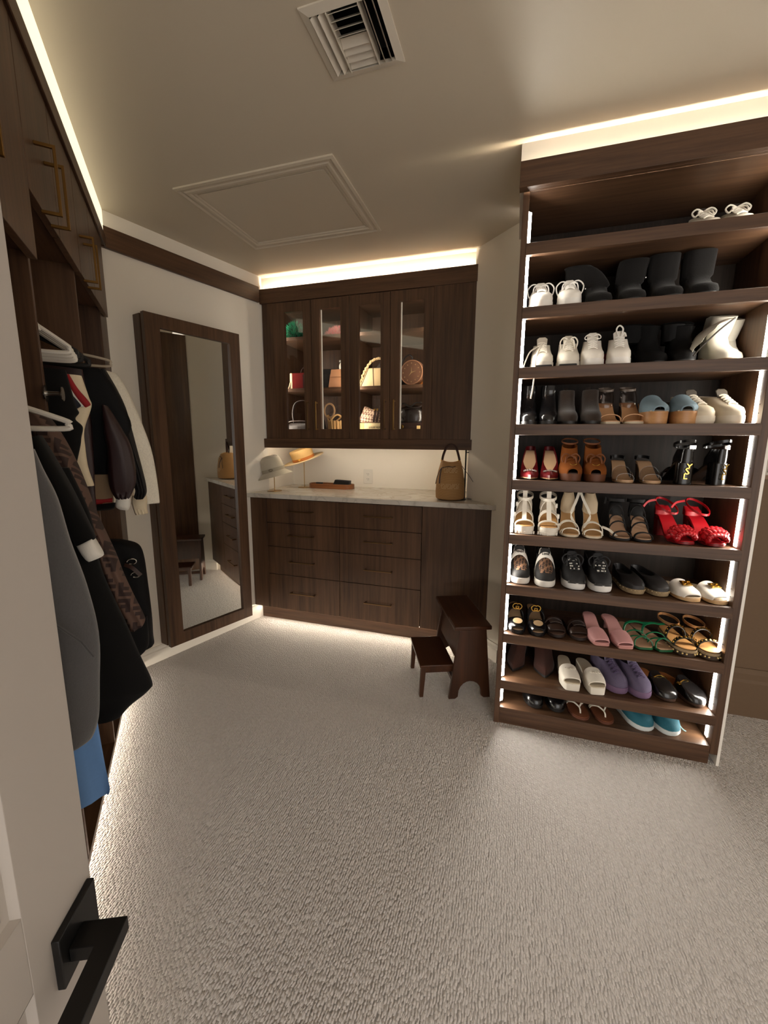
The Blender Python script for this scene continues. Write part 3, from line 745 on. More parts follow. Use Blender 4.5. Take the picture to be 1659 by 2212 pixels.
MB().tube(smooth_path([(0.03, -0.071, 0.212), (0.01, -0.077, 0.206), (-0.01, -0.077, 0.21), (-0.035, -0.072, 0.205), (-0.06, -0.064, 0.195), (-0.080, -0.070, 0.15), (-0.09, -0.068, 0.10)], 5), 0.0025, 6).build('drawstring', DKL, bg)
MB().tube(smooth_path([(-0.058, -0.066, 0.195), (-0.064, -0.088, 0.15), (-0.066, -0.096, 0.105)], 5), 0.004, 6).build('tassel', DKL, bg)
for sx in (-0.056, 0.052): MB().tube([(sx + 0.007 * cos(t), -0.004, 0.243 + 0.007 * sin(t)) for t in [2 * pi * k / 12 for k in range(13)]], 0.002, 6).build('ring', GOLD, bg)

# ------------------------------------------------------------------ handbags behind the glass doors
CB, CM, CT = 1.3725, 1.6925, 2.0425
def handbag(name, label, x, y, z, rot=0): return thing(name, label, 'handbag', (x, y, z), rot)
def arc(r, h, n=12, y=0, z=0, w=None): return [((w or r) * cos(pi - pi * k / n), y, z + h * sin(pi * k / n)) for k in range(n + 1)]
random.seed(3)
def feather(name, label, cols, x, y, z, rx, ry, rz):
    t = handbag(name, label, x, y, z)
    for mname, rgb, r0 in cols:
        f = MB()
        for i in range(1500):
            th = random.uniform(0, 2 * pi); ph_ = math.asin(random.uniform(0.02, 1))
            c = V((rx * cos(th) * cos(ph_), ry * sin(th) * cos(ph_), rz * sin(ph_))) * 0.70
            d = V((c.x / rx, c.y / ry, c.z / rz + 0.2)).normalized() + V((random.uniform(-.7, .7), random.uniform(-.7, .7), random.uniform(-.6, .6)))
            d.normalize(); s_ = d.orthogonal().normalized() * 0.0026; ln = random.uniform(0.022, 0.056) * (1.15 if r0 else 1)
            e = c + d * ln; e.z = max(e.z, 0.003); c.z = max(c.z, 0.001); m2 = c.lerp(e, 0.5); m2.z += 0.002
            f.add([c + s_, c - s_, m2 + s_, m2 - s_, e], [(0, 1, 3, 2), (2, 3, 4)])
        fo = f.build('feathers', mat(mname, rgb, 0.8), t, smooth=False); fo['kind'] = 'stuff'
    k_ = 0.80
    MB().lathe([(0.0, 0.0), (rx * 0.85 * k_, 0.0), (rx * 0.95 * k_, rz * 0.3), (rx * 0.8 * k_, rz * 0.6), (rx * 0.4 * k_, rz * 0.74), (0, rz * 0.76)], 18, sy=ry / rx).build('bag_body', mat(cols[0][0], cols[0][1], 0.8), t)
    return t
feather('feather_bag', 'green feather bag on the top cabinet shelf', [('green_feather', (6, 74, 48), 0), ('teal_feather', (30, 150, 108), 1)], -1.592, 2.875, CT, 0.074, 0.075, 0.125)
feather('feather_bag', 'pale pink feather bag on the top cabinet shelf', [('pink_feather', (206, 150, 138), 0), ('rose_feather', (226, 120, 120), 0)], -1.255, 2.90, CT, 0.105, 0.08, 0.065)
# red box bag
t = handbag('box_bag', 'small dark red box handbag with a top handle on the middle cabinet shelf', -1.545, 2.86, CM)
MB().box(-0.062, 0.075, -0.04, 0.04, 0, 0.118).build('bag_body', mat('oxblood', (92, 14, 12), 0.8, spec=0.15), t, bevel=0.008)
MB().box(-0.076, -0.055, -0.043, 0.043, 0.0, 0.118).build('side_trim', mat('cream_trim', (228, 206, 168), 0.5), t, bevel=0.006)
MB().box(0.030, 0.078, -0.0425, 0.0425, 0.0, 0.105).build('dark_panel', mat('dark_panel', (42, 22, 18), 0.8, spec=0.15), t, bevel=0.004)
MB().tube(arc(0.035, 0.042, z=0.117), 0.004, 8).xform(Matrix.Translation((0.03, 0, 0))).build('handle', DKL, t)
MB().tube(smooth_path([(-0.07, -0.045, 0.05), (-0.078, -0.055, 0.01), (-0.095, -0.06, 0.004), (-0.08, -0.07, 0.004)], 4), 0.005, 6).build('strap', mat('cream_trim', (228, 206, 168), 0.5), t)
t = thing('storage_box', 'black lidded box on the middle cabinet shelf', 'box', (-1.355, 2.93, CM))
MB().box(-0.07, 0.09, -0.09, 0.09, 0, 0.134).build('box_body', mat('black_card', (22, 20, 20), 0.5), t, bevel=0.002)
MB().box(-0.072, 0.092, -0.092, 0.092, 0.105, 0.137).build('lid', mat('black_card', (22, 20, 20), 0.5), t, bevel=0.002)
t = handbag('tan_bag', 'tan leather handbag in front of the clear bag on the middle cabinet shelf', -1.215, 2.83, CM)
TANL = mat('tan_leather', (178, 128, 92), 0.5)
MB().loft([[(-0.085, -0.04, 0), (0.085, -0.04, 0), (0.085, 0.03, 0), (-0.085, 0.03, 0)], [(-0.075, -0.03, 0.09), (0.075, -0.03, 0.09), (0.075, 0.02, 0.09), (-0.075, 0.02, 0.09)], [(-0.07, -0.012, 0.125), (0.07, -0.012, 0.125), (0.07, 0.005, 0.125), (-0.07, 0.005, 0.125)]]).build('bag_body', TANL, t, bevel=0.006)
MB().extrude([(-0.07, -0.033, 0.075), (0.07, -0.033, 0.075), (0.07, -0.014, 0.128), (-0.07, -0.014, 0.128)], (0, -0.004, 0)).build('flap', TANL, t, bevel=0.001)
t = handbag('clear_bag', 'transparent bag with a ring handle behind the tan handbag', -1.205, 2.90, CM)
CLR = glass('clear_vinyl', (0.93, 0.94, 0.95))
MB().loft([[(-0.085, -0.03, 0.0), (0.085, -0.03, 0.0), (0.085, 0.03, 0.0), (-0.085, 0.03, 0.0)], [(-0.06, -0.012, 0.19), (0.06, -0.012, 0.19), (0.06, 0.012, 0.19), (-0.06, 0.012, 0.19)]]).build('bag_body', CLR, t)
MB().box(-0.05, 0.06, -0.014, 0.014, 0.188, 0.204).build('top_bar', mat('silver_bar', (206, 202, 194), 0.25), t, bevel=0.003)
MB().tube([(0.0 + 0.033 * cos(k * pi / 10), -0.036, 0.15 + 0.036 * sin(k * pi / 10)) for k in range(21)], 0.008, 8).build('ring_handle', mat('pearl_acrylic', (226, 220, 206), 0.2), t)
# bottom shelf, first cabinet
t = handbag('dome_bag', 'dark grey leather handbag with a tall handle on the bottom cabinet shelf', -1.565, 2.84, CB)
DGL = mat('dark_grey_leather', (58, 50, 48), 0.4)
MB().loft([[(-0.1, -0.05, 0), (0.11, -0.05, 0), (0.11, 0.05, 0), (-0.1, 0.05, 0)], [(-0.095, -0.045, 0.05), (0.105, -0.045, 0.05), (0.105, 0.045, 0.05), (-0.095, 0.045, 0.05)], [(-0.06, -0.02, 0.082), (0.07, -0.02, 0.082), (0.07, 0.02, 0.082), (-0.06, 0.02, 0.082)]]).build('bag_body', DGL, t, bevel=0.008)
MB().tube(smooth_path([(-0.092, -0.04, 0.06), (-0.05, -0.05, 0.088), (0.02, -0.05, 0.092), (0.1, -0.05, 0.09)], 5), 0.003, 6).build('piping', mat('grey_piping', (128, 120, 116), 0.35), t)
MB().ribbon(smooth_path([(-0.03, -0.02, 0.08), (-0.038, -0.02, 0.15), (-0.02, -0.02, 0.215), (0.03, -0.02, 0.24), (0.085, -0.02, 0.225), (0.105, -0.02, 0.15), (0.1, -0.02, 0.08)], 5), (0, 1, 0), 0.02, 0.005).build('handle', DGL, t)
t = handbag('straw_basket', 'straw basket bag with wavy rim and hoop handle on the bottom cabinet shelf', -1.235, 2.86, CB)
BSK = mat('basket_straw', (190, 150, 96), 0.8, grain=0.2, gscale=150, bump=0.4)
MB().lathe([(0.085, 0.0), (0.09, 0.03), (0.095, 0.09), (0.091, 0.09), (0.084, 0.012), (0, 0.01)], 28, sy=0.6, cap=False).build('bag_body', BSK, t)
for k in range(24):
    th = 2 * pi * k / 24
    MB().tube([(0.086 * cos(th), 0.052 * sin(th), 0.0), (0.092 * cos(th), 0.0555 * sin(th), 0.04), (0.097 * cos(th), 0.0585 * sin(th), 0.094)], 0.0055, 6).build('straw_rib', BSK, t)
MB().tube([(0.1 * cos(2 * pi * k / 48), 0.06 * sin(2 * pi * k / 48), 0.112 + 0.022 * cos(2 * pi * k / 48 * 4)) for k in range(49)], 0.006, 6).build('wavy_rim', BSK, t)
MB().tube([(-0.075 + 0.04 * cos(k * pi / 12), -0.03, 0.165 + 0.05 * sin(k * pi / 12)) for k in range(25)], 0.007, 8).build('hoop_handle', mat('hoop_brown', (150, 116, 80), 0.5), t)
t = handbag('black_pouch', 'black pouch beside the straw basket on the bottom cabinet shelf', -1.352, 2.80, CB)
MB().loft([[(-0.03, -0.03, 0), (0.025, -0.03, 0), (0.025, 0.03, 0), (-0.03, 0.03, 0)], [(-0.032, -0.02, 0.09), (0.012, -0.02, 0.09), (0.012, 0.02, 0.09), (-0.032, 0.02, 0.09)], [(-0.034, -0.01, 0.15), (-0.012, -0.01, 0.15), (-0.012, 0.01, 0.15), (-0.034, 0.01, 0.15)]]).build('bag_body', mat('black_leather', (20, 19, 19), 0.45), t, bevel=0.006)
# second cabinet
t = handbag('trapezoid_bag', 'cream trapezoid handbag with a braided handle on the middle cabinet shelf', -0.955, 2.86, CM)
CRM = mat('cream_leather', (226, 196, 146), 0.45)
MB().extrude([(-0.118, -0.05, 0.0), (0.118, -0.05, 0.0), (0.062, -0.03, 0.128), (-0.062, -0.03, 0.128)], (0, 0.08, 0)).build('bag_body', CRM, t, bevel=0.006)
sm = mat('brown_piping', (82, 56, 34), 0.5)
for x0, x1 in ((-0.105, -0.054), (-0.010, -0.022), (0.105, 0.054)): MB().tube([(x0, -0.0515, 0.002), (x1, -0.0315, 0.127)], 0.0022, 6).build('piping', sm, t)
bd = MB()
pth = smooth_path([(-0.118, -0.035, 0.02), (-0.092, -0.03, 0.09), (-0.07, -0.02, 0.135), (-0.03, -0.02, 0.178), (0.03, -0.02, 0.19), (0.075, -0.02, 0.155), (0.1, -0.03, 0.08)], 6)
for i, p in enumerate(pth): bd.ball(p + V((0.003 * sin(i * 2.1), 0.003 * cos(i * 2.1), 0)), 0.0095, n=8, m=4)
bd.build('braided_handle', CRM, t)
t = handbag('patterned_pouch', 'dark patterned pouch behind the cream trapezoid handbag', -0.92, 2.98, CM)
MB().loft([[(-0.09, -0.03, 0), (0.09, -0.03, 0), (0.09, 0.03, 0), (-0.09, 0.03, 0)], [(-0.085, -0.03, 0.15), (0.085, -0.03, 0.15), (0.085, 0.03, 0.15), (-0.085, 0.03, 0.15)], [(-0.05, -0.01, 0.20), (0.05, -0.01, 0.20), (0.05, 0.01, 0.20), (-0.05, 0.01, 0.20)]]).build('bag_body', mat('brown_pattern', (64, 46, 34), 0.5, grain=0.5, gscale=90), t, bevel=0.01)
MB().tube(arc(0.03, 0.035, z=0.195), 0.003, 6).build('handle', mat('black_leather', (20, 19, 19), 0.45), t)
t = handbag('clock_bag', 'round brown leather bag embossed like a clock face on the middle cabinet shelf', -0.692, 2.83, CM, R(-8))
CLK = mat('clock_leather', (112, 78, 58), 0.42)
MB().lathe([(0, -0.028), (0.078, -0.028), (0.082, -0.02), (0.082, 0.02), (0.078, 0.028), (0, 0.028)], 32).xform(Matrix.Translation((0, 0, 0.083)) @ Matrix.Rotation(R(90), 4, 'X')).build('bag_body', CLK, t)
MB().tube([(0.077 * cos(2 * pi * k / 32), -0.029, 0.083 + 0.077 * sin(2 * pi * k / 32)) for k in range(33)], 0.0035, 6).build('rim', mat('clock_rim', (150, 108, 80), 0.4), t)
em = mat('embossed_gold', (196, 168, 120), 0.4, 0.5)
for k in range(12):
    th = pi / 2 - 2 * pi * k / 12; q = MB(); rr_ = 0.056 if k % 3 else 0.06
    c = V((rr_ * cos(th), -0.029, 0.083 + rr_ * sin(th)))
    q.extrude([c + V((0.005 * cos(th + a_), 0, 0.005 * sin(th + a_))) for a_ in (0, 2.2, -2.2)], (0, -0.0012, 0)); q.build('hour_mark', em, t, smooth=False)
q = MB(); q.extrude([(-0.003, -0.029, 0.083), (0.0, -0.029, 0.118), (0.003, -0.029, 0.083)], (0, -0.0015, 0)); q.extrude([(0, -0.029, 0.080), (0.032, -0.029, 0.092), (0, -0.029, 0.086)], (0, -0.0015, 0)); q.extrude([(-0.002, -0.029, 0.085), (-0.02, -0.029, 0.06), (0.002, -0.029, 0.081)], (0, -0.0015, 0)); q.build('clock_hands', em, t, smooth=False)
t = handbag('orange_bag', 'orange tan bag behind the round clock-face bag', -0.628, 2.90, CM)
MB().box(-0.06, 0.06, -0.035, 0.035, 0, 0.13).build('bag_body', mat('orange_tan', (214, 132, 52), 0.45), t, bevel=0.012)
t = handbag('black_strap_bag', 'black bag with looped straps behind the round clock-face bag', -0.765, 2.93, CM)
BLKL = mat('black_leather', (20, 19, 19), 0.45)
MB().box(-0.05, 0.05, -0.04, 0.04, 0, 0.14).build('bag_body', BLKL, t, bevel=0.015)
MB().tube(smooth_path([(-0.04, -0.02, 0.13), (-0.02, -0.03, 0.17), (0.0, -0.03, 0.2), (0.03, -0.03, 0.215), (0.05, -0.03, 0.19), (0.02, -0.03, 0.16), (0.045, -0.03, 0.13)], 5), 0.0045, 6).build('strap', BLKL, t)
# book and checked bag
t = thing('fashion_book', 'thick cream book lying flat under the checked bag in the wall cabinet', 'book', (-0.955, 2.86, CB))
MB().box(-0.118, 0.118, -0.07, 0.10, 0.0, 0.074).build('cover', mat('book_cream', (226, 206, 158), 0.5), t, bevel=0.003)
MB().box(-0.1185, -0.072, -0.0712, 0.02, 0.002, 0.0745).build('spine_band', mat('book_yellow', (226, 184, 92), 0.5), t, smooth=False)
text_mesh('title', 'LOUIS VUITTON', 0.017, mat('ink_black', (28, 25, 22), 0.6), t, place_M((0.028, -0.0708, 0.044), (R(90), 0, 0)), 0.0006, 1.05)
t = handbag('checked_bag', 'beige and brown checked bag lying on the cream book', -0.965, 2.85, CB + 0.0755, 0)
def checks():
    m = bpy.data.materials.new('checked_canvas'); nt, N, L, b = nodes_of(m)
    tc = N.new('ShaderNodeTexCoord'); mp = N.new('ShaderNodeMapping'); mp.inputs['Rotation'].default_value = (0, R(35), 0)
    L.new(tc.outputs['Object'], mp.inputs[0]); ck = N.new('ShaderNodeTexChecker'); ck.inputs['Scale'].default_value = 70
    ck.inputs['Color1'].default_value = srgb(206, 178, 150); ck.inputs['Color2'].default_value = srgb(116, 82, 66)
    L.new(mp.outputs[0], ck.inputs['Vector']); L.new(ck.outputs[0], b.inputs['Base Color']); b.inputs['Roughness'].default_value = 0.55
    return m
CHK = checks()
MB().loft([[(-0.095, -0.06, 0), (0.1, -0.06, 0), (0.1, 0.06, 0), (-0.095, 0.06, 0)], [(-0.098, -0.062, 0.035), (0.1, -0.062, 0.035), (0.1, 0.055, 0.035), (-0.098, 0.055, 0.035)], [(-0.088, -0.04, 0.075), (0.085, -0.045, 0.06), (0.085, 0.03, 0.06), (-0.088, 0.03, 0.075)], [(-0.08, -0.015, 0.122), (0.0, -0.02, 0.085), (0.0, 0.01, 0.085), (-0.08, 0.01, 0.122)]]).build('bag_body', CHK, t, bevel=0.012)
for x in (0.018, 0.04): MB().ribbon(smooth_path([(x, -0.055, 0.09), (x + 0.004, -0.066, 0.065), (x - 0.004, -0.068, 0.03), (x - 0.008, -0.066, 0.003)], 4), (1, 0, 0), 0.016, 0.004).build('strap', DKL, t)
for x in (0.016, 0.038): MB().box(x - 0.004, x + 0.005, -0.068, -0.06, 0.082, 0.094).build('buckle', GOLD, t, bevel=0.001)
t = handbag('glossy_bag', 'glossy black slouchy handbag with knotted straps on the bottom cabinet shelf', -0.70, 2.85, CB + 0.0765)
GLB = mat('glossy_black_leather', (34, 29, 27), 0.22, grain=0.2, gscale=30, bump=0.3)
MB().lathe([(0.0, 0.0), (0.09, 0.0), (0.104, 0.03), (0.10, 0.07), (0.075, 0.10), (0.04, 0.115), (0.0, 0.118)], 26, sy=0.55).build('bag_body', GLB, t)
MB().tube(smooth_path([(-0.09, -0.03, 0.09), (-0.05, -0.05, 0.125), (0.0, -0.05, 0.105), (0.04, -0.045, 0.13), (0.09, -0.04, 0.125), (0.06, -0.05, 0.10), (0.0, -0.055, 0.095), (-0.06, -0.05, 0.085)], 5), 0.0055, 6).build('knotted_strap', GLB, t)
MB().tube([(-0.085 + 0.01 * cos(k), -0.045, 0.06 + 0.012 * sin(k)) for k in [2 * pi * j / 14 for j in range(15)]], 0.002, 6).build('ring', GOLD, t)
t = thing('jewel_box', 'dark box with a gold clasp under the glossy black handbag', 'box', (-0.70, 2.85, CB))
MB().box(-0.11, 0.105, -0.06, 0.06, 0, 0.074).build('box_body', mat('dark_brown_leather', (44, 26, 20), 0.4), t, bevel=0.004)
MB().lathe([(0, 0), (0.014, 0), (0.014, 0.003), (0.008, 0.004), (0, 0.004)], 18).xform(Matrix.Translation((-0.055, -0.0602, 0.048)) @ Matrix.Rotation(R(90), 4, 'X')).build('clasp', GOLD, t)
MB().box(0.05, 0.075, -0.0625, -0.0595, 0.02, 0.055).build('gold_plate', mat('pale_gold', (236, 206, 140), 0.35, 0.4), t, bevel=0.002)

# framed picture on the wall beyond the rack
t = thing('framed_picture', 'framed grey patterned textile picture on the wall beyond the shoe rack', 'picture', (1.24, 2.31, 1.40))
FRW = mat('frame_wood', (126, 98, 72), 0.5)
fx, fz = 0.185, 0.235
MB().loft([[(-fx, -0.02, -fz), (fx, -0.02, -fz), (fx, -0.02, fz), (-fx, -0.02, fz)], [(-fx, 0, -fz), (fx, 0, -fz), (fx, 0, fz), (-fx, 0, fz)], [(-fx + .018, 0, -fz + .018), (fx - .018, 0, -fz + .018), (fx - .018, 0, fz - .018), (-fx + .018, 0, fz - .018)], [(-fx + .018, -0.02, -fz + .018), (fx - .018, -0.02, -fz + .018), (fx - .018, -0.02, fz - .018), (-fx + .018, -0.02, fz - .018)], [(-fx, -0.02, -fz), (fx, -0.02, -fz), (fx, -0.02, fz), (-fx, -0.02, fz)]], False, False).build('frame', FRW, t, bevel=0.001)
MB().box(-fx + .017, fx - .017, -0.010, -0.002, -fz + .017, fz - .017).build('mat_board', mat('mat_board', (206, 198, 184), 0.8), t, smooth=False)
MB().box(-fx + .026, fx - .026, -0.0115, -0.0098, -fz + .03, fz - .03).build('textile', mat('grey_textile', (122, 114, 104), 0.9, grain=0.6, gscale=45), t, smooth=False)

# ------------------------------------------------------------------ shoes
TOES = {
 'round': [(0, 0), (0.012, .34), (0.04, .60), (0.10, .83), (0.18, .96), (0.28, 1.0), (0.42, .90), (0.58, .75), (0.74, .71), (0.87, .68), (0.95, .50), (0.985, .28), (1, 0)],
 'square': [(0, 0), (0.004, .58), (0.02, .74), (0.08, .86), (0.17, .95), (0.28, 1.0), (0.42, .88), (0.58, .72), (0.74, .68), (0.87, .66), (0.95, .52), (0.985, .3), (1, 0)],
 'point': [(0, 0), (0.02, .13), (0.06, .30), (0.13, .55), (0.22, .83), (0.31, 1.0), (0.43, .90), (0.58, .72), (0.74, .66), (0.87, .62), (0.95, .48), (0.985, .26), (1, 0)],
}
class Shoe:
    def __init__(s, L=0.235, W=0.084, side=1, lift=0.0, plat=0.0, toe='round', banana=0.07):
        s.L, s.W, s.side, s.H, s.plat, s.out, s.ban = L, W, side, lift, plat, TOES[toe], banana
    def ss(s, t):
        u = min(1, max(0, (t - 0.30) / 0.52)); return u * u * (3 - 2 * u)
    def z(s, t): return s.plat + s.H * s.ss(t)
    def hw(s, t):
        for (a, wa), (b, wb) in zip(s.out, s.out[1:]):
            if a <= t <= b: return (wa + (wb - wa) * (t - a) / (b - a)) * s.W / 2
        return 0
    def cx(s, t): return s.side * s.ban * s.W * sin(pi * min(1, max(0, t)))
    def y(s, t): return (t - 0.5) * s.L
    def pt(s, t, fx, dz=0.0): return V((s.cx(t) + fx * s.hw(t), s.y(t), s.z(t) + dz))
    def ring(s, t0, t1, ws, dz, tilt=0.0, flat=False):
        R_, L_ = [], []
        for tk, w in s.out:
            t = t0 + (t1 - t0) * tk
            z = dz + tilt * (tk - 0.5) + (s.plat if flat else s.z(t))
            R_.append((s.cx(t) + w * s.W / 2 * ws, s.y(t), z)); L_.append((s.cx(t) - w * s.W / 2 * ws, s.y(t), z))
        return R_ + L_[-2:0:-1]
    def slab(s, th, ws=1.0, t0=0.0, t1=1.0, top=0.0):
        """sole that follows the arch; top = offset of its upper face"""
        return MB().loft([s.ring(t0, t1, ws * 0.97, top - th), s.ring(t0, t1, ws, top - th * 0.6), s.ring(t0, t1, ws, top)])
    def block(s, th, ws=1.0):
        """solid platform sole from the shelf up"""
        return MB().loft([[(x, y, 0) for x, y, z in s.ring(0.01, 0.99, ws * 0.96, 0)], s.ring(0, 1, ws, 0)])
    def heel(s, w, d, tc=0.90, taper=0.75, toz=-0.004):
        zt = s.z(tc) + toz; yc = s.y(tc); c = s.cx(tc); rg = []
        for f in (0, 0.5, 1):
            k = taper + (1 - taper) * f ** 1.5
            rg.append([(c + w / 2 * k * math.copysign(abs(cos(a)) ** 0.6, cos(a)), yc + d / 2 * k * math.copysign(abs(sin(a)) ** 0.6, sin(a)) + (1 - f) * 0.0, zt * f) for a in [2 * pi * i / 12 for i in range(12)]])
        return MB().loft(rg)
    def closed(s, lv, inner=True):
        rg = [s.ring(a, b, w, z, t) for z, a, b, w, t in lv]
        if inner:
            z, a, b, w, t = lv[-1]
            rg.append(s.ring(a + 0.02, b - 0.012, w * 0.88, z - 0.002, t))
            rg.append(s.ring(a + 0.0, b - 0.03, w * 0.86, z * 0.45, t * 0.3))
        return MB().loft(rg)
    def strap(s, t0, t1, h, w=0.014, th=0.003, xs=1.04, k=10, sk=0.75, a0=0.0, a1=1.0, dz=0.0):
        p, wd = [], []
        for i in range(k + 1):
            f = a0 + (a1 - a0) * i / k; an = pi * f; t = t0 + (t1 - t0) * f
            p.append(V((s.cx(t) - cos(an) * s.hw(t) * xs, s.y(t), s.z(t) + dz + h * sin(an) ** sk)))
            e = 0.02; wd.append(V((0, s.L * e * 2, s.z(t + e) - s.z(t - e))))
        return MB().ribbon(p, wd, w, th)
    def band(s, tf, tb, hf, hb, th=0.004, xs=1.05, k=16, sk=0.6, m=4, bow=0.0, a0=0.0, a1=1.0):
        """vamp band: low front edge at tf, high rear edge at tb"""
        rings = []
        for side in (1, 0):
            for j in (range(m + 1) if side else range(m, -1, -1)):
                g = j / m; t = tf + (tb - tf) * g; h = hf + (hb - hf) * g ** 0.8 - (0 if side else th)
                row = []
                for i in range(k + 1):
                    an = pi * (a0 + (a1 - a0) * i / k); t2 = t - bow * sin(an) * (1 - g)
                    row.append((s.cx(t2) - cos(an) * (s.hw(t) * xs - (0 if side else th * 0.8)), s.y(t2), s.z(t) + h * max(0, sin(an)) ** sk - 0.001))
                rings.append(row)
        rings.append(rings[0])
        return MB().loft(rings, False, False, closed=False)
    def cup(s, z, w0=0.78, t0=0.66, h1=0.62, w1=0.66):
        return MB().loft([s.ring(t0, 1.0, w0, 0.0), s.ring(t0, 1.004, w0 * 0.98, z * 0.5), s.ring(t0 + 0.10, 1.002, w1, z)], False, False)
    def ankle(s, dz, rx, ry, tc=0.86, tilt=0.0, w=0.009, th=0.0025, a0=0, a1=2 * pi, k=18):
        zc = s.z(tc) + dz
        p = [V((s.cx(tc) + rx * sin(a0 + (a1 - a0) * i / k), s.y(tc) + ry * cos(a0 + (a1 - a0) * i / k), zc + tilt * cos(a0 + (a1 - a0) * i / k))) for i in range(k + 1)]
        return MB().ribbon(p, (0, 0, 1), w, th)
    def laces(s, ts, zfun, wid=0.017, r=0.0022, cross=True):
        m = MB()
        for i, t in enumerate(ts):
            z = zfun(t); c = s.cx(t)
            m.tube([(c - wid, s.y(t), z - 0.004), (c - wid * 0.5, s.y(t), z + 0.001), (c, s.y(t), z + 0.002), (c + wid * 0.5, s.y(t), z + 0.001), (c + wid, s.y(t), z - 0.004)], r, 6)
            if cross and i + 1 < len(ts):
                z2 = zfun(ts[i + 1])
                for sg in (-1, 1): m.tube([(c + sg * wid, s.y(t), z - 0.003), (c, (s.y(t) + s.y(ts[i + 1])) / 2, (z + z2) / 2 + 0.003), (c - sg * wid, s.y(ts[i + 1]), z2 - 0.003)], r, 6)
        return m
    def bow(s, t, z, r=0.0022, size=0.03, down=0.02):
        m = MB(); c = s.cx(t); y = s.y(t)
        for sg in (-1, 1):
            m.tube(smooth_path([(c, y, z), (c + sg * size * 0.6, y - 0.006, z + 0.009), (c + sg * size, y - 0.012, z - down * 0.3), (c + sg * size * 0.75, y - 0.016, z - down), (c + sg * size * 0.3, y - 0.008, z - 0.003), (c, y, z)], 4), r, 6)
            m.tube(smooth_path([(c, y, z), (c + sg * size * 0.5, y - 0.02, z - 0.006), (c + sg * size * 0.62, y - 0.036, z - down * 1.1)], 4), r, 6)
        return m

RANK = ['top', 'second', 'third', 'fourth', 'fifth', 'sixth', 'seventh', 'eighth', 'ninth', 'bottom']
def shelf_phrase(i): return '%s shelf' % RANK[i]
def pair(name, cat, desc, i, xs, yc, fn, rot=(0, 0), group=None, dz=0.0, sides=('left', 'right'), **kw):
    """two shoes of a pair standing on shelf i; fn(root, side, **kw) builds one"""
    out = []
    for k, x in enumerate(xs):
        lab = '%s, %s of pair, %s' % (desc, sides[k], shelf_phrase(i))
        yy = yc[k] if isinstance(yc, (tuple, list)) else yc
        t = thing(name, lab, cat, (x, yy, SHELF_Z[i] + dz + 0.0006), (0, 0, rot[k]), group or ('%s on the %s' % (desc, shelf_phrase(i))))
        fn(t, -1 if k == 0 else 1, **kw)
        out.append(t)
    return out

def sneaker(t, sd, up, sole, lace, inner=(70, 62, 56), L=0.235, W=0.086, sth=0.026, bow=None, tongue=None, heelc=None, rough=0.5, high=0.0, bump=0.0, grain=0.0, sidec=None, lw=0.0023, lift=0.0, chunky=1.06):
    s = Shoe(L, W, sd, lift, sth)
    um = mat('shoe_%d_%d_%d_%d' % (*up, int(rough * 100)), up, rough, grain=grain, bump=bump, gscale=300)
    MB().loft([[(x, y, 0) for x, y, z in s.ring(0.02, 0.98, 0.97 * chunky, 0)], s.ring(0.0, 1.0, chunky, -sth * 0.55), s.ring(0.0, 1.0, chunky * 0.99, 0.004)]).build('sole', mat('sole_%d_%d_%d' % sole, sole, 0.55), t)
    lv = [(0.0, 0.012, 0.99, 1.0, 0), (0.018, 0.015, 0.992, 1.03, 0), (0.034, 0.06, 0.992, 1.0, 0.0), (0.048, 0.20, 0.985, 0.93, 0.0), (0.060 + high * .4, 0.34, 0.98, 0.85, 0.008), (0.070 + high, 0.46, 0.985, 0.80, 0.018)]
    s.closed(lv).build('upper', um, t)
    s.closed([(0.0665 + high, 0.478, 0.97, 0.70, 0.018), (0.067 + high, 0.50, 0.96, 0.66, 0.018)], False).build('lining', mat('lining_%d_%d_%d' % inner, inner, 0.8), t)
    zf = lambda q: s.z(q) + 0.004 + [0.034 + (q - 0.06) / 0.14 * 0.014, 0.048 + (q - 0.20) / 0.14 * (0.012 + high * .4), 0.06 + high * .4 + (q - 0.34) / 0.12 * (0.010 + high * .6)][0 if q < 0.2 else (1 if q < 0.34 else 2)]
    tm = mat('tongue_%d_%d_%d' % (tongue or up), tongue or up, 0.6)
    c = s.cx(0.45)
    MB().extrude([(c - 0.020, s.y(0.44), zf(0.44) - 0.012), (c + 0.020, s.y(0.44), zf(0.44) - 0.012), (c + 0.022, s.y(0.50), zf(0.46) + 0.014), (c + 0.012, s.y(0.51), zf(0.46) + 0.022), (c - 0.012, s.y(0.51), zf(0.46) + 0.022), (c - 0.022, s.y(0.50), zf(0.46) + 0.014)], (0, 0.005, 0.001)).build('tongue', tm, t, bevel=0.002)
    lm = mat('lace_%d_%d_%d' % lace, lace, 0.7)
    s.laces([0.20, 0.26, 0.32, 0.38, 0.44], zf, r=lw).build('laces', lm, t)
    if bow: s.bow(0.45, zf(0.45) + 0.004, lw, *bow).build('lace_bow', lm, t)
    if heelc: s.strap(0.96, 0.96, 0.001, 0.03) if False else MB().loft([s.ring(0.70, 1.004, 1.05, 0.006), s.ring(0.72, 1.002, 1.0, 0.05)], False, False).build('heel_counter', mat('counter_%d_%d_%d' % heelc, heelc, 0.5), t)
    if sidec: MB().loft([s.ring(0.40, 0.72, 1.2, 0.012), s.ring(0.46, 0.70, 1.0, 0.04)], False, False).build('side_panel', mat('sidep_%d_%d_%d' % sidec, sidec, 0.5), t)
    return s

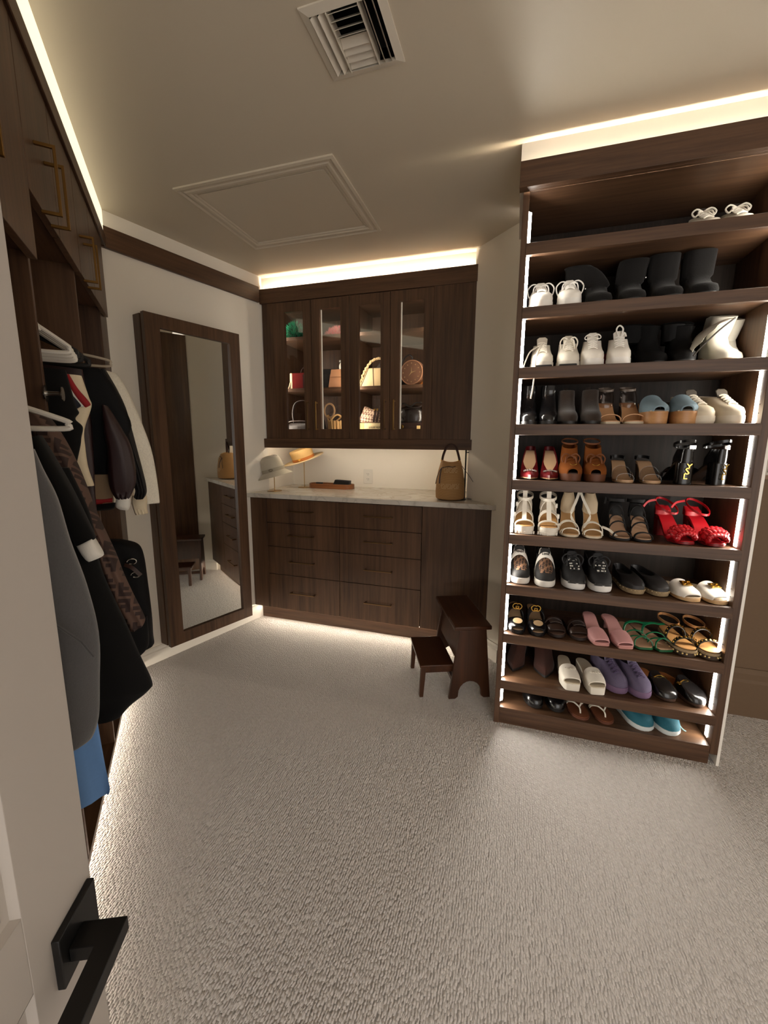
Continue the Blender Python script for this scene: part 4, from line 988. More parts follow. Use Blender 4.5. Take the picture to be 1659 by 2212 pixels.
def boot(t, sd, c, hgt, heel=0.03, rough=0.4, shaft=(0.86, 0.80), sole=(24, 21, 20), L=0.235, W=0.082, fold=0.0, slouch=0.0, pull=False, bump=0.0, toe='round', fat=1.0, sheen=0.0, lean=0.0):
    s = Shoe(L, W, sd, heel, 0.012, toe)
    m = mat('boot_%d_%d_%d_%d' % (*c, int(rough * 100)), c, rough, bump=bump, gscale=160, sheen=sheen, spec=0.5 if rough < 0.5 else 0.15)
    s.slab(0.012, 1.02, top=0.002).build('sole', mat('sole_%d_%d_%d' % sole, sole, 0.5), t)
    if heel > 0.01: s.heel(0.056, 0.055, 0.86, 0.92).build('heel', mat('sole_%d_%d_%d' % sole, sole, 0.5), t)
    lv = [(0.0, 0.01, 0.99, 1.0, 0), (0.02, 0.012, 0.995, 1.03, 0), (0.034, 0.06, 0.99, 0.98, 0), (0.046, 0.20, 0.985, 0.9, 0), (0.062, 0.36, 0.98, 0.86, 0), (0.085, 0.47, 0.98, 0.84, 0)]
    rg = [s.ring(a, b, w * (fat if k > 3 else 1), z, tl) for k, (z, a, b, w, tl) in enumerate(lv)]
    n = 7; top = hgt
    for k in range(1, n + 1):
        f = k / n; z = 0.085 + (top - s.z(0.8) - 0.085) * f
        wv = shaft[0] + (shaft[1] - shaft[0]) * f; a = 0.50 - 0.04 * f; b = 0.97 + 0.01 * f
        r_ = s.ring(a - slouch * 0.05 * sin(f * 9), b + slouch * 0.04 * sin(f * 11 + 1), wv * fat * 1.05, 0)
        z0 = s.z(0.75)
        rg.append([(x * (1 + slouch * 0.12 * sin(f * 10 + 0.7)) + lean * f * f, y, z0 + z) for x, y, _ in r_])
    last = rg[-1]; cxm = sum(p[0] for p in last) / len(last); cym = sum(p[1] for p in last) / len(last)
    sh = lambda r_, k, dz: [(cxm + (x - cxm) * k, cym + (y - cym) * k, z + dz) for x, y, z in r_]
    rg += [sh(last, 0.93, 0.001), sh(last, 0.88, -0.012), sh(last, 0.84, -0.07)]
    MB().loft(rg).build('upper', m, t)
    if pull: MB().ribbon([(cxm + lean * 0, cym + 0.045, hgt - 0.03), (cxm, cym + 0.047, hgt + 0.010), (cxm, cym + 0.043, hgt + 0.018), (cxm, cym + 0.038, hgt + 0.010), (cxm, cym + 0.037, hgt - 0.02)], (1, 0, 0), 0.018, 0.002).build('pull_tab', m, t)
    return s

def slide(t, sd, strapc, bed, sole=None, hfk=0.55, plat=0.014, lift=0.0, band=(0.26, 0.055, 0.070), L=0.235, W=0.086, toe='round', heel=None, rough=0.5, solidsole=False, rim=None, bump=0.0, bedw=0.97):
    s = Shoe(L, W, sd, lift, plat, toe)
    sole = sole or bed
    sm_ = mat('sole_%d_%d_%d' % sole, sole, 0.55)
    if solidsole: s.block(0).build('sole', sm_, t)
    else: s.slab(plat if plat < 0.02 else plat, 1.0).build('sole', sm_, t)
    s.slab(0.004, bedw, 0.012, 0.988, top=0.0035).build('footbed', mat('bed_%d_%d_%d' % bed, bed, 0.7), t)
    if heel: s.heel(*heel).build('heel', sm_ if heel[0] > 0.02 else mat('bed_%d_%d_%d' % strapc, strapc, 0.4), t)
    tc, h, w = band
    b = s.band(tc - w / L * 0.5, tc + w / L * 0.5, h * hfk, h, 0.005, 1.05, bow=0.03).build('strap', mat('strap_%d_%d_%d_%d' % (*strapc, int(rough * 100)), strapc, rough, bump=bump, gscale=140), t, ang=60)
    return s

def gg(m, c, r, y):
    for sg, dx in ((1, -0.45), (-1, 0.45)):
        m.tube([(c[0] + dx * r * 1.1 + sg * r * cos(a), y, c[2] + r * sin(a)) for a in [R(50) + R(280) * k / 16 for k in range(17)]], r * 0.22, 6)
        m.tube([(c[0] + dx * r * 1.1 + sg * r * 0.95, y, c[2] - r * 0.7), (c[0] + dx * r * 1.1 + sg * r * 0.95, y, c[2]), (c[0] + dx * r * 1.1 + sg * r * 0.3, y, c[2])], r * 0.2, 6)

# --- top shelf
pair('sneaker', 'shoe', 'sneaker with thick cream laces half hidden behind the lip', 0, (0.650, 0.748), 2.10, lambda t, sd: sneaker(t, sd, (214, 204, 188), (226, 218, 204), (240, 232, 216), inner=(40, 36, 33), tongue=(60, 52, 46), bow=(0.040, 0.022), high=0.020, lw=0.0032), group='laced sneakers on the top rack shelf')
# --- second shelf
pair('sneaker', 'shoe', 'plain white leather sneaker', 1, (0.066, 0.166), 2.01, lambda t, sd: sneaker(t, sd, (238, 232, 222), (240, 236, 228), (244, 240, 232), inner=(190, 182, 172), bow=(0.052, 0.05), high=0.010, lw=0.0026, W=0.09), group='white sneakers on the second shelf')
def sheep(t, sd, hgt, **k): return boot(t, sd, (25, 23, 22), hgt, 0.0, 0.95, (1.0, 1.08), bump=0.5, fat=1.04, W=0.094, L=0.23, sheen=0.1, **k)
t = thing('sheepskin_boot', 'short black sheepskin boot with its shaft flopped over sideways', 'boot', (0.285, 2.02, SHELF_Z[1] + 0.0006), 0, 'black sheepskin boots on the second shelf')
sheep(t, -1, 0.185, lean=-0.075, slouch=0.25)
MB().lathe([(0, 0), (0.006, 0), (0.006, 0.003), (0, 0.004)], 10).xform(Matrix.Translation((-0.052, -0.03, 0.085)) @ Matrix.Rotation(R(-90), 4, 'Y')).build('snap', STEEL, t)
t = thing('sheepskin_boot', 'upright short black sheepskin boot beside the flopped one', 'boot', (0.395, 2.02, SHELF_Z[1] + 0.0006), 0, 'black sheepskin boots on the second shelf')
sheep(t, 1, 0.19, lean=0.012, slouch=0.1)
MB().lathe([(0, 0), (0.006, 0), (0.006, 0.003), (0, 0.004)], 10).xform(Matrix.Translation((0.052, -0.02, 0.11)) @ Matrix.Rotation(R(90), 4, 'Y')).build('snap', STEEL, t)
pair('sheepskin_boot', 'boot', 'tall black sheepskin boot with a plain shaft', 1, (0.525, 0.632), 2.02, lambda t, sd: sheep(t, sd, 0.197), group='black sheepskin boots on the second shelf')
# --- third shelf
def running(t, sd, long_):
    s = sneaker(t, sd, (232, 224, 208), (222, 214, 200), (238, 230, 214), inner=(120, 110, 100), tongue=(206, 196, 178), high=0.028, bump=0.3, lw=0.0028, sth=0.022, chunky=1.08, bow=None if long_ else (0.034, 0.04))
    MB().box(-0.034, 0.034, -0.122, -0.105, 0.002, 0.012).build('outsole_tip', mat('sole_24_21_20', (24, 21, 20), 0.5), t, bevel=0.004)
    if long_:
        MB().tube(smooth_path([(0.0, -0.015, 0.115), (-0.03, -0.03, 0.098), (-0.055, -0.06, 0.075), (-0.072, -0.09, 0.03), (-0.078, -0.10, 0.004)], 5), 0.003, 6).build('loose_lace', mat('lace_238_230_214', (238, 230, 214), 0.7), t)
        MB().tube(smooth_path([(0.0, -0.02, 0.115), (-0.02, -0.06, 0.085), (-0.03, -0.118, 0.04), (-0.032, -0.142, 0.008), (-0.033, -0.150, -0.03), (-0.037, -0.151, -0.09), (-0.042, -0.150, -0.125)], 5), 0.003, 6).build('loose_lace', mat('lace_238_230_214', (238, 230, 214), 0.7), t)
t = thing('running_shoe', 'cream knit trainer with a lace dangling over the shelf edge', 'shoe', (0.086, 2.02, SHELF_Z[2] + 0.0006), 0, 'cream trainers on the third shelf'); running(t, -1, True)
t = thing('running_shoe', 'cream knit trainer with tied laces next to the white and red sneakers', 'shoe', (0.180, 2.02, SHELF_Z[2] + 0.0006), 0, 'cream trainers on the third shelf'); running(t, 1, False)
t = thing('sneaker', 'white sneaker with a tan heel beside the cream trainers', 'shoe', (0.285, 2.02, SHELF_Z[2] + 0.0006), R(-6), 'white sneakers with coloured heels on the third shelf')
sneaker(t, -1, (236, 228, 216), (238, 232, 224), (240, 234, 224), inner=(90, 80, 72), heelc=(150, 96, 58), high=0.03, bow=(0.03, 0.012))
t = thing('sneaker', 'white sneaker with a red heel beside the black suede boots', 'shoe', (0.372, 2.02, SHELF_Z[2] + 0.0006), R(-4), 'white sneakers with coloured heels on the third shelf')
sneaker(t, 1, (236, 228, 216), (238, 232, 224), (240, 234, 224), inner=(90, 80, 72), heelc=(132, 22, 24), high=0.03)
MB().tube(smooth_path([(0.005, -0.012, 0.125), (-0.006, -0.006, 0.155), (0.004, -0.004, 0.172), (0.018, -0.006, 0.158), (0.014, -0.01, 0.13), (0.024, -0.014, 0.14), (0.030, -0.016, 0.125)], 5), 0.003, 6).build('lace_bow', mat('lace_240_234_224', (240, 234, 224), 0.7), t)
t = thing('suede_boot', 'black slouchy heeled boot leaning beside the red-heeled sneaker', 'boot', (0.500, 2.05, SHELF_Z[2] + 0.0006), R(6), 'black heeled boots on the third shelf')
boot(t, -1, (12, 11, 11), 0.180, 0.075, 0.85, (1.0, 1.25), slouch=0.5, bump=0.2, W=0.09, lean=-0.06)
t = thing('suede_boot', 'black slouchy heeled boot with a polished toe beside the white boots', 'boot', (0.600, 2.04, SHELF_Z[2] + 0.0006), R(-4), 'black heeled boots on the third shelf')
boot(t, 1, (12, 11, 11), 0.178, 0.06, 0.6, (0.98, 1.15), slouch=0.5, bump=0.2, W=0.09, lean=-0.02)
BW = mat('boot_white', (232, 226, 210), 0.55, bump=0.25, gscale=40)
def folded_boot(t, up=True):
    s = Shoe(0.225, 0.082, 1, 0.03, 0.012, 'round')
    s.slab(0.014, 1.03, top=0.002).build('sole', mat('sole_150_118_84', (150, 118, 84), 0.6), t)
    s.heel(0.056, 0.05, 0.86, 0.95).build('heel', mat('sole_150_118_84', (150, 118, 84), 0.6), t)
    rg = [s.ring(a, b, w, z) for z, a, b, w in [(0, .01, .99, 1), (0.02, .012, .995, 1.03), (0.034, .06, .99, .98), (0.046, .2, .985, .9), (0.062, .36, .98, .86), (0.085, .46, .98, .86)]]
    for k in range(1, 5): rg.append([(x + 0.004 * k, y, z) for x, y, z in s.ring(0.46 - 0.01 * k, 0.98, 0.9 + 0.03 * k, 0.085 + 0.020 * k)])
    MB().loft(rg).build('upper', BW, t)
t = thing('white_boot', 'tall white leather boot with its shaft folded down to the shelf', 'boot', (0.735, 2.05, SHELF_Z[2] + 0.0006), R(4), 'white folded boots on the third shelf'); folded_boot(t)
sh = MB(); P_ = smooth_path([(0.02, -0.03, 0.165), (-0.03, -0.05, 0.150), (-0.085, -0.07, 0.095), (-0.125, -0.085, 0.045), (-0.150, -0.09, 0.012)], 6)
rg = []
for i, p in enumerate(P_):
    f = i / (len(P_) - 1); hw_ = 0.022 - 0.008 * f; d = 0.075 - 0.015 * f
    rg.append([(p.x + hw_ * 0.75 * sin(a) + 0.003 * sin(5 * f * 6 + a), p.y + d * cos(a) * 0.8 + 0.03, max(0.003, p.z + hw_ * 0.7 * sin(a + 0.4))) for a in [2 * pi * k / 14 for k in range(14)]])
sh.loft(rg).build('folded_shaft', BW, t)
MB().tube(smooth_path([(0.0, -0.108, 0.155), (-0.05, -0.118, 0.112), (-0.10, -0.124, 0.058), (-0.128, -0.126, 0.022)], 4), 0.003, 6).build('zip', mat('zip_dark', (54, 46, 38), 0.5), t)
t = thing('white_boot', 'tall white leather boot standing behind the folded one at the lit edge', 'boot', (0.782, 2.11, SHELF_Z[2] + 0.0006), R(-3), 'white folded boots on the third shelf'); folded_boot(t)
# --- fourth shelf
pair('ankle_boot', 'boot', 'glossy black leather ankle boot', 3, (0.045, 0.118), 2.01, lambda t, sd: boot(t, sd, (22, 21, 22), 0.172, 0.05, 0.16, (0.86, 0.84), W=0.076), group='glossy ankle boots on the fourth shelf')
pair('chelsea_boot', 'boot', 'dark brown suede pull-on boot with a tab', 3, (0.203, 0.287), 2.02, lambda t, sd: boot(t, sd, (48, 38, 31), 0.150, 0.035, 0.92, (0.82, 0.76), W=0.078, bump=0.3, pull=True, sheen=0.3), group='suede pull-on boots on the fourth shelf')
def clear_sandal(t, sd):
    s = Shoe(0.225, 0.080, sd, 0.085, 0.010)
    s.slab(0.010, 1.0).build('sole', mat('sole_206_190_166', (206, 190, 166), 0.6), t)
    s.slab(0.004, 0.97, 0.01, 0.99, top=0.0035).build('footbed', mat('bed_nude', (198, 148, 104), 0.6), t)
    s.heel(0.05, 0.045, 0.88, 0.85).build('heel', mat('clear_heel', (120, 96, 76), 0.15), t)
    s.cup(0.062, 0.80, 0.64).build('clear_heel_cup', glass('clear_plastic', (0.80, 0.74, 0.70)), t)
    s.strap(0.22, 0.14, 0.030, 0.016, 0.003).build('strap', mat('strap_nude', (206, 156, 112), 0.5), t)
    s.ankle(0.06, 0.030, 0.045, tilt=0.01).build('ankle_strap', mat('strap_grey_brown', (112, 98, 86), 0.45), t)
pair('heeled_sandal', 'sandal', 'tan heeled sandal with a clear heel cup', 3, (0.362, 0.442), 2.01, clear_sandal, group='clear-cup sandals on the fourth shelf')
def denim(t, sd):
    s = slide(t, sd, (120, 140, 150), (70, 66, 62), (166, 118, 76), plat=0.048, lift=0.045, band=(0.24, 0.062, 0.098), W=0.092, L=0.225, hfk=0.36, solidsole=True, rough=0.85, bump=0.3)
    o = [c for c in t.children if c.name.startswith('sole')][0]; o.data.materials.clear(); o.data.materials.append(wood('clog_wood', (146, 98, 60), (186, 138, 92), 'x', 0.4, 0.6))
    s.strap(0.05, 0.05, 0.003, 0.006, 0.004, 1.08).build('welt', mat('welt_grey', (150, 146, 136), 0.6), t)
pair('platform_slide', 'sandal', 'pale denim slide on a wooden platform block', 3, (0.520, 0.612), 2.00, denim, group='denim platform slides on the fourth shelf')
pair('sneaker', 'shoe', 'beige leather sneaker with striped laces', 3, (0.660, 0.752), (2.01, 2.01), lambda t, sd: sneaker(t, sd, (206, 192, 168), (214, 202, 182), (196, 186, 168), inner=(90, 80, 66), tongue=(70, 62, 52), high=0.016, lw=0.003, rough=0.55), rot=(R(14), R(14)), group='beige sneakers on the fourth shelf')
# --- fifth shelf
RED = (128, 18, 22)
def pump(t, sd):
    s = Shoe(0.225, 0.076, sd, 0.085, 0.006, 'point')
    m = mat('red_satin', (98, 14, 20), 0.4)
    s.slab(0.005, 1.0, top=0.002).build('sole', mat('sole_nude', (186, 150, 112), 0.5), t)
    s.closed([(0.0, 0.0, 1.0, 1.0, 0), (0.014, 0.01, 1.0, 1.04, 0), (0.026, 0.10, 0.998, 0.98, 0), (0.034, 0.22, 0.998, 0.90, 0.010), (0.040, 0.30, 1.0, 0.84, 0.022)]).build('upper', m, t)
    s.slab(0.003, 0.86, 0.22, 0.985, top=0.030).build('footbed', mat('bed_beige', (214, 176, 138), 0.55), t)
    s.heel(0.014, 0.016, 0.93, 0.8).build('heel', m, t)
    g = MB()
    for k in range(7):
        a = -0.9 + 0.3 * k; g.ball((s.cx(0.2) + 0.026 * sin(a * 1.3), s.y(0.19) - 0.008 * cos(a), 0.040 - 0.006 * abs(a)), 0.0048, n=6, m=4)
    g.build('crystals', mat('crystal', (214, 206, 204), 0.08, 0.85), t, smooth=False)
pair('pump', 'shoe', 'red pointed pump with a beige lining and crystal trim', 4, (0.066, 0.142), 2.01, pump, group='red pumps on the fifth shelf')
def suede_platform(t, sd):
    s = Shoe(0.22, 0.086, sd, 0.06, 0.03)
    m = mat('cognac_suede', (122, 68, 28), 0.9, bump=0.3, gscale=220, spec=0.15)
    s.block(0).build('sole', mat('sole_96_54_26', (92, 50, 24), 0.6), t)
    s.slab(0.004, 0.9, 0.02, 0.98, top=0.004).build('footbed', mat('bed_dark', (60, 36, 22), 0.7), t)
    s.band(0.03, 0.36, 0.026, 0.058, 0.005).build('toe_band', m, t)
    s.cup(0.062, 0.84, 0.52, w1=0.74).build('heel_cup', m, t)
    s.strap(0.40, 0.40, 0.058, 0.026, 0.004).build('instep_band', m, t)
    s.bow(0.40, s.z(0.40) + 0.066, 0.0032, 0.036, 0.03).build('lace_bow', mat('cognac_lace', (112, 64, 30), 0.8), t)
    s.ankle(0.075, 0.034, 0.044, tilt=0.012, w=0.007).build('ankle_lace', mat('cognac_lace', (112, 64, 30), 0.8), t)
    ch = MB().tube([(0.014 * sin(a), s.y(0.13) - 0.006, s.z(0.2) + 0.044 - 0.008 * cos(a)) for a in [-1.2 + 2.4 * k / 8 for k in range(9)]], 0.0016, 5); ch.build('chain', GOLD, t)
pair('platform_sandal', 'sandal', 'cognac suede peep-toe sandal with lace-up bow', 4, (0.232, 0.318), 2.00, suede_platform, group='cognac suede sandals on the fifth shelf')
def clear_mule(t, sd):
    s = Shoe(0.225, 0.074, sd, 0.072, 0.008)
    s.slab(0.008, 1.0).build('sole', mat('sole_188_152_116', (188, 152, 116), 0.55), t)
    s.slab(0.003, 0.97, 0.01, 0.99, top=0.003).build('footbed', mat('bed_nude2', (196, 158, 122), 0.5), t)
    s.heel(0.045, 0.04, 0.88, 0.85).build('heel', mat('clear_heel', (120, 96, 76), 0.15), t)
    s.band(0.10, 0.38, 0.030, 0.055, 0.002, 1.06).build('clear_strap', glass('clear_plastic2', (0.88, 0.88, 0.88)), t)
    s.ankle(0.016, 0.027, 0.035, 0.88, 0.004, 0.013, 0.003, R(-120), R(120)).build('heel_strap', mat('black_leather', (20, 19, 19), 0.45), t)
pair('clear_mule', 'sandal', 'nude mule with a transparent strap and black heel strap', 4, (0.432, 0.525), 2.00, clear_mule, group='transparent mules on the fifth shelf')
def monogram_sandal(t, sd):
    # stands heel towards the room, gold monogram on the back of the heel
    s = Shoe(0.215, 0.076, sd, 0.075, 0.012)
    m = mat('black_patent', (16, 15, 16), 0.2)
    s.slab(0.010, 1.0).build('sole', m, t)
    s.heel(0.058, 0.054, 0.87, 0.98).build('heel', m, t)
    s.cup(0.050, 0.80, 0.64).build('heel_cup', m, t)
    s.band(0.10, 0.36, 0.028, 0.05, 0.004).build('toe_band', m, t)
    s.ankle(0.07, 0.036, 0.05, 0.80, 0.012, 0.010, 0.003).build('ankle_strap', m, t)
    MB().box(-0.024, 0.0, s.y(0.95), s.y(0.98), s.z(1) + 0.048, s.z(1) + 0.066).build('buckle', STEEL, t, bevel=0.002)
    yb = s.y(1.0) + 0.008
    for ch, dx, dz, sz in (('Y', -0.004, 0.022, 0.030), ('S', 0.001, 0.004, 0.036), ('L', 0.006, -0.016, 0.030)):
        text_mesh('monogram', ch, sz, GOLD, t, place_M((dx, yb, 0.047 + dz), (R(90), 0, R(180))), 0.0018, 1, 0.0004)
for k, (x, rz) in enumerate(((0.637, R(180)), (0.713, R(205)))):
    t = thing('heeled_sandal', 'black sandal with gold monogram heel, %s' % ('beside the transparent mules' if k == 0 else 'turned aside near the lit strip'), 'sandal', (x, 2.005, SHELF_Z[4] + 0.0006), (0, 0, rz), 'monogram sandals on the fifth shelf')
    monogram_sandal(t, -1 if k else 1)
# --- sixth shelf
def chunk_sandal(t, sd):
    s = Shoe(0.225, 0.088, sd, 0.062, 0.034)
    w = mat('white_leather', (234, 226, 210), 0.4)
    s.block(0, 1.0).build('sole', mat('sole_228_220_206', (228, 220, 206), 0.5), t)
    tr_ = MB()
    for k in range(9):
        a = -0.42 + 0.105 * k; tr_.box(a * 0.085 * 1.05 - 0.0035, a * 0.085 * 1.05 + 0.0035, s.y(0.0) - 0.002 + abs(a) * 0.04, s.y(0.03) + abs(a) * 0.04, 0.0, 0.012)
    tr_.build('tread', mat('sole_228_220_206', (228, 220, 206), 0.5), t, smooth=False)
    s.slab(0.004, 0.94, 0.015, 0.985, top=0.0035).build('footbed', mat('bed_tan', (196, 150, 92), 0.6), t)
    s.strap(0.13, 0.13, 0.026, 0.022, 0.004).build('toe_strap', w, t)
    c = s.cx(0.3)
    MB().ribbon(smooth_path([(c, s.y(0.14), s.z(0.14) + 0.026), (c, s.y(0.30), s.z(0.3) + 0.046), (c, s.y(0.48), s.z(0.48) + 0.062), (c, s.y(0.60), s.z(0.6) + 0.085), (c, s.y(0.62), s.z(0.6) + 0.105)], 4), (1, 0, 0), 0.019, 0.0035).build('centre_strap', w, t)
    s.strap(0.42, 0.42, 0.052, 0.020, 0.0035).build('instep_strap', w, t)
    s.strap(0.60, 0.60, 0.070, 0.018, 0.0035).build('instep_strap', w, t)
    s.ankle(0.056, 0.036, 0.056, 0.78, 0.012, 0.013, 0.0035).build('ankle_strap', w, t)
    s.cup(0.044, 0.80, 0.64).build('heel_cup', w, t)
    for t_, z_ in ((0.42, 0.03), (0.60, 0.042)): MB().box(s.cx(t_) + sd * (s.hw(t_) + 0.0) - 0.005, s.cx(t_) + sd * (s.hw(t_) + 0.0) + 0.005, s.y(t_) - 0.010, s.y(t_) + 0.010, s.z(t_) + z_ - 0.01, s.z(t_) + z_ + 0.01).build('buckle', mat('white_buckle', (240, 234, 222), 0.25), t, bevel=0.002)
pair('gladiator_sandal', 'sandal', 'chunky white sandal with a centre strap and buckles', 5, (0.056, 0.150), 2.00, chunk_sandal, group='chunky white sandals on the sixth shelf')
def wrap_sandal(t, sd):
    s = Shoe(0.225, 0.080, sd, 0.090, 0.010)
    w = mat('white_leather', (234, 226, 210), 0.4)
    s.slab(0.009, 1.0).build('sole', mat('sole_206_190_166', (206, 190, 166), 0.6), t)
    s.slab(0.003, 0.96, 0.01, 0.99, top=0.003).build('footbed', mat('bed_sand', (178, 138, 92), 0.6), t)
    s.heel(0.026, 0.026, 0.90, 0.8).build('heel', w, t)
    s.strap(0.10, 0.16, 0.026, 0.010, 0.0025).build('toe_strap', w, t); s.strap(0.17, 0.09, 0.024, 0.010, 0.0025).build('toe_strap', w, t)
    s.strap(0.36, 0.30, 0.048, 0.016, 0.0028).build('instep_strap', w, t)
    s.cup(0.075, 0.78, 0.66, w1=0.50).build('heel_cup', mat('beige_cup', (186, 166, 136), 0.55), t)
    c = s.cx(0.5)
    MB().ribbon(smooth_path([(c - sd * 0.036, s.y(0.34), s.z(0.34) + 0.02), (c - sd * 0.01, s.y(0.44), s.z(0.44) + 0.055), (c + sd * -0.034, s.y(0.66), s.z(0.66) + 0.065), (c - sd * 0.045, s.y(0.78), s.z(0.78) + 0.085), (c - sd * 0.028, s.y(0.86), s.z(0.86) + 0.095), (c + sd * 0.022, s.y(0.88), s.z(0.88) + 0.092)], 5), (0, 0.6, 0.8), 0.011, 0.0025).build('wrap_strap', w, t)
    MB().ribbon(smooth_path([(c + sd * 0.036, s.y(0.32), s.z(0.32) + 0.03), (c + sd * 0.062, s.y(0.24), s.z(0.2) + 0.022), (c + sd * 0.088, s.y(0.14), 0.010)], 5), (0, 0.5, 0.8), 0.010, 0.0025).build('loose_strap', w, t)
pair('heeled_sandal', 'sandal', 'white wrap-around heeled sandal with a sand footbed', 5, (0.245, 0.330), 2.00, wrap_sandal, group='white wrap sandals on the sixth shelf')
def black_strappy(t, sd):
    s = Shoe(0.225, 0.074, sd, 0.075, 0.010)
    k_ = mat('black_suede', (22, 20, 20), 0.8)
    s.slab(0.009, 1.0).build('sole', k_, t)
    s.slab(0.003, 0.96, 0.01, 0.99, top=0.003).build('footbed', mat('bed_rose', (176, 140, 112), 0.6), t)
    s.heel(0.016, 0.016, 0.92, 0.75).build('heel', k_, t)
    s.strap(0.12, 0.12, 0.026, 0.018, 0.0028).build('toe_strap', k_, t)
    s.strap(0.42, 0.46, 0.042, 0.007, 0.0025).build('instep_strap', k_, t); s.strap(0.56, 0.50, 0.050, 0.007, 0.0025).build('instep_strap', k_, t); s.strap(0.72, 0.62, 0.060, 0.011, 0.0025).build('instep_strap', k_, t)
    s.cup(0.050, 0.78, 0.72).build('heel_cup', k_, t)
    s.ankle(0.062, 0.034, 0.046, 0.84, -0.004, 0.014, 0.0035).build('ankle_strap', k_, t)
    MB().ribbon([(0.03 * sd, s.y(0.80), s.z(0.8) + 0.062), (0.046 * sd, s.y(0.78), s.z(0.8) + 0.072), (0.05 * sd, s.y(0.76), s.z(0.8) + 0.045)], (0, 0.3, 1), 0.009, 0.002).build('strap_end', k_, t)
pair('heeled_sandal', 'sandal', 'black strappy heeled sandal with a rose footbed', 5, (0.443, 0.518), 2.00, black_strappy, group='black strappy sandals on the sixth shelf')
def red_braid(t, sd):
    s = Shoe(0.225, 0.086, sd, 0.082, 0.012)
    m = mat('red_leather', (176, 18, 28), 0.4)
    s.slab(0.010, 1.0).build('sole', mat('dark_red_sole', (120, 12, 18), 0.4), t)
    s.slab(0.003, 0.94, 0.01, 0.99, top=0.003).build('footbed', m, t)
    s.heel(0.050, 0.045, 0.88, 0.85).build('heel', mat('dark_red_sole', (120, 12, 18), 0.4), t)
    for row, (tt, hh) in enumerate(((0.085, 0.030), (0.165, 0.044), (0.245, 0.050))):
        for k in range(9):
            an = pi * (k + 0.5 * (row % 2) + 0.3) / 9.3
            c = V((s.cx(tt) - cos(an) * s.hw(tt) * 1.06, s.y(tt), s.z(tt) + hh * sin(an) ** 0.7 + 0.003))
            b = MB().ball((0, 0, 0), 0.0125, 0.0175, 0.0095, n=8, m=5)
            b.xform(Matrix.Translation(c) @ Matrix.Rotation(-(an - pi / 2), 4, 'Y') @ Matrix.Rotation(R(35 if row % 2 else -35), 4, 'Z'))
            b.build('braid', m, t)
    s.cup(0.036, 0.76, 0.78).build('heel_cup', m, t)
    s.ankle(0.046, 0.034, 0.060, 0.74, 0.026, 0.009, 0.003).build('ankle_strap', m, t)
    MB().ribbon(smooth_path([(-0.034, s.y(0.86), s.z(0.86) + 0.062), (-0.075, s.y(0.80), s.z(0.86) + 0.055), (-0.10, s.y(0.74), s.z(0.86) + 0.035)], 4), (0, 0.2, 1), 0.009, 0.0025).build('strap_end', m, t)
pair('heeled_sandal', 'sandal', 'bright red heeled sandal with a padded braided band', 5, (0.648, 0.752), 2.00, red_braid, rot=(R(14), R(12)), group='red braided sandals on the sixth shelf')
# --- seventh shelf
def knit(t, sd, word):
    s = sneaker(t, sd, (30, 27, 26), (226, 220, 210), (30, 27, 26), inner=(14, 13, 13), L=0.235, W=0.086, high=0.03, sth=0.024, rough=0.8, bump=0.3)
    for c in list(t.children):
        if c.name.split('.')[0] in ('laces',): bpy.data.objects.remove(c)
    s.band(0.09, 0.40, 0.041, 0.092, 0.003, 0.95, a0=0.24, a1=0.76).build('knit_panel', MONO_SMALL, t)
    w = mat('white_webbing', (232, 226, 216), 0.6)
    s.band(0.385, 0.445, 0.090, 0.112, 0.003, 1.12).build('webbing_strap', w, t)
    c = s.cx(0.45)
    text_mesh('strap_text', word, 0.0125, mat('ink_black', (28, 25, 22), 0.6), t, place_M((c, s.y(0.413) - 0.0012, s.z(0.41) + 0.1030), (R(57), 0, 0)), 0.0008, 1.1, 0.0004)
    MB().tube(smooth_path([(c - 0.026, s.y(0.56), s.z(0.5) + 0.085), (c - 0.016, s.y(0.56), s.z(0.5) + 0.122), (c, s.y(0.54), s.z(0.5) + 0.100), (c + 0.016, s.y(0.56), s.z(0.5) + 0.122), (c + 0.026, s.y(0.56), s.z(0.5) + 0.085)], 4), 0.003, 6).build('collar_trim', w, t)
    s.closed([(0.085, 0.56, 0.99, 0.64, 0.01), (0.11, 0.60, 0.985, 0.62, 0.015), (0.125, 0.62, 0.98, 0.6, 0.02)]).build('sock_collar', mat('shoe_30_27_26_80', (30, 27, 26), 0.8), t)
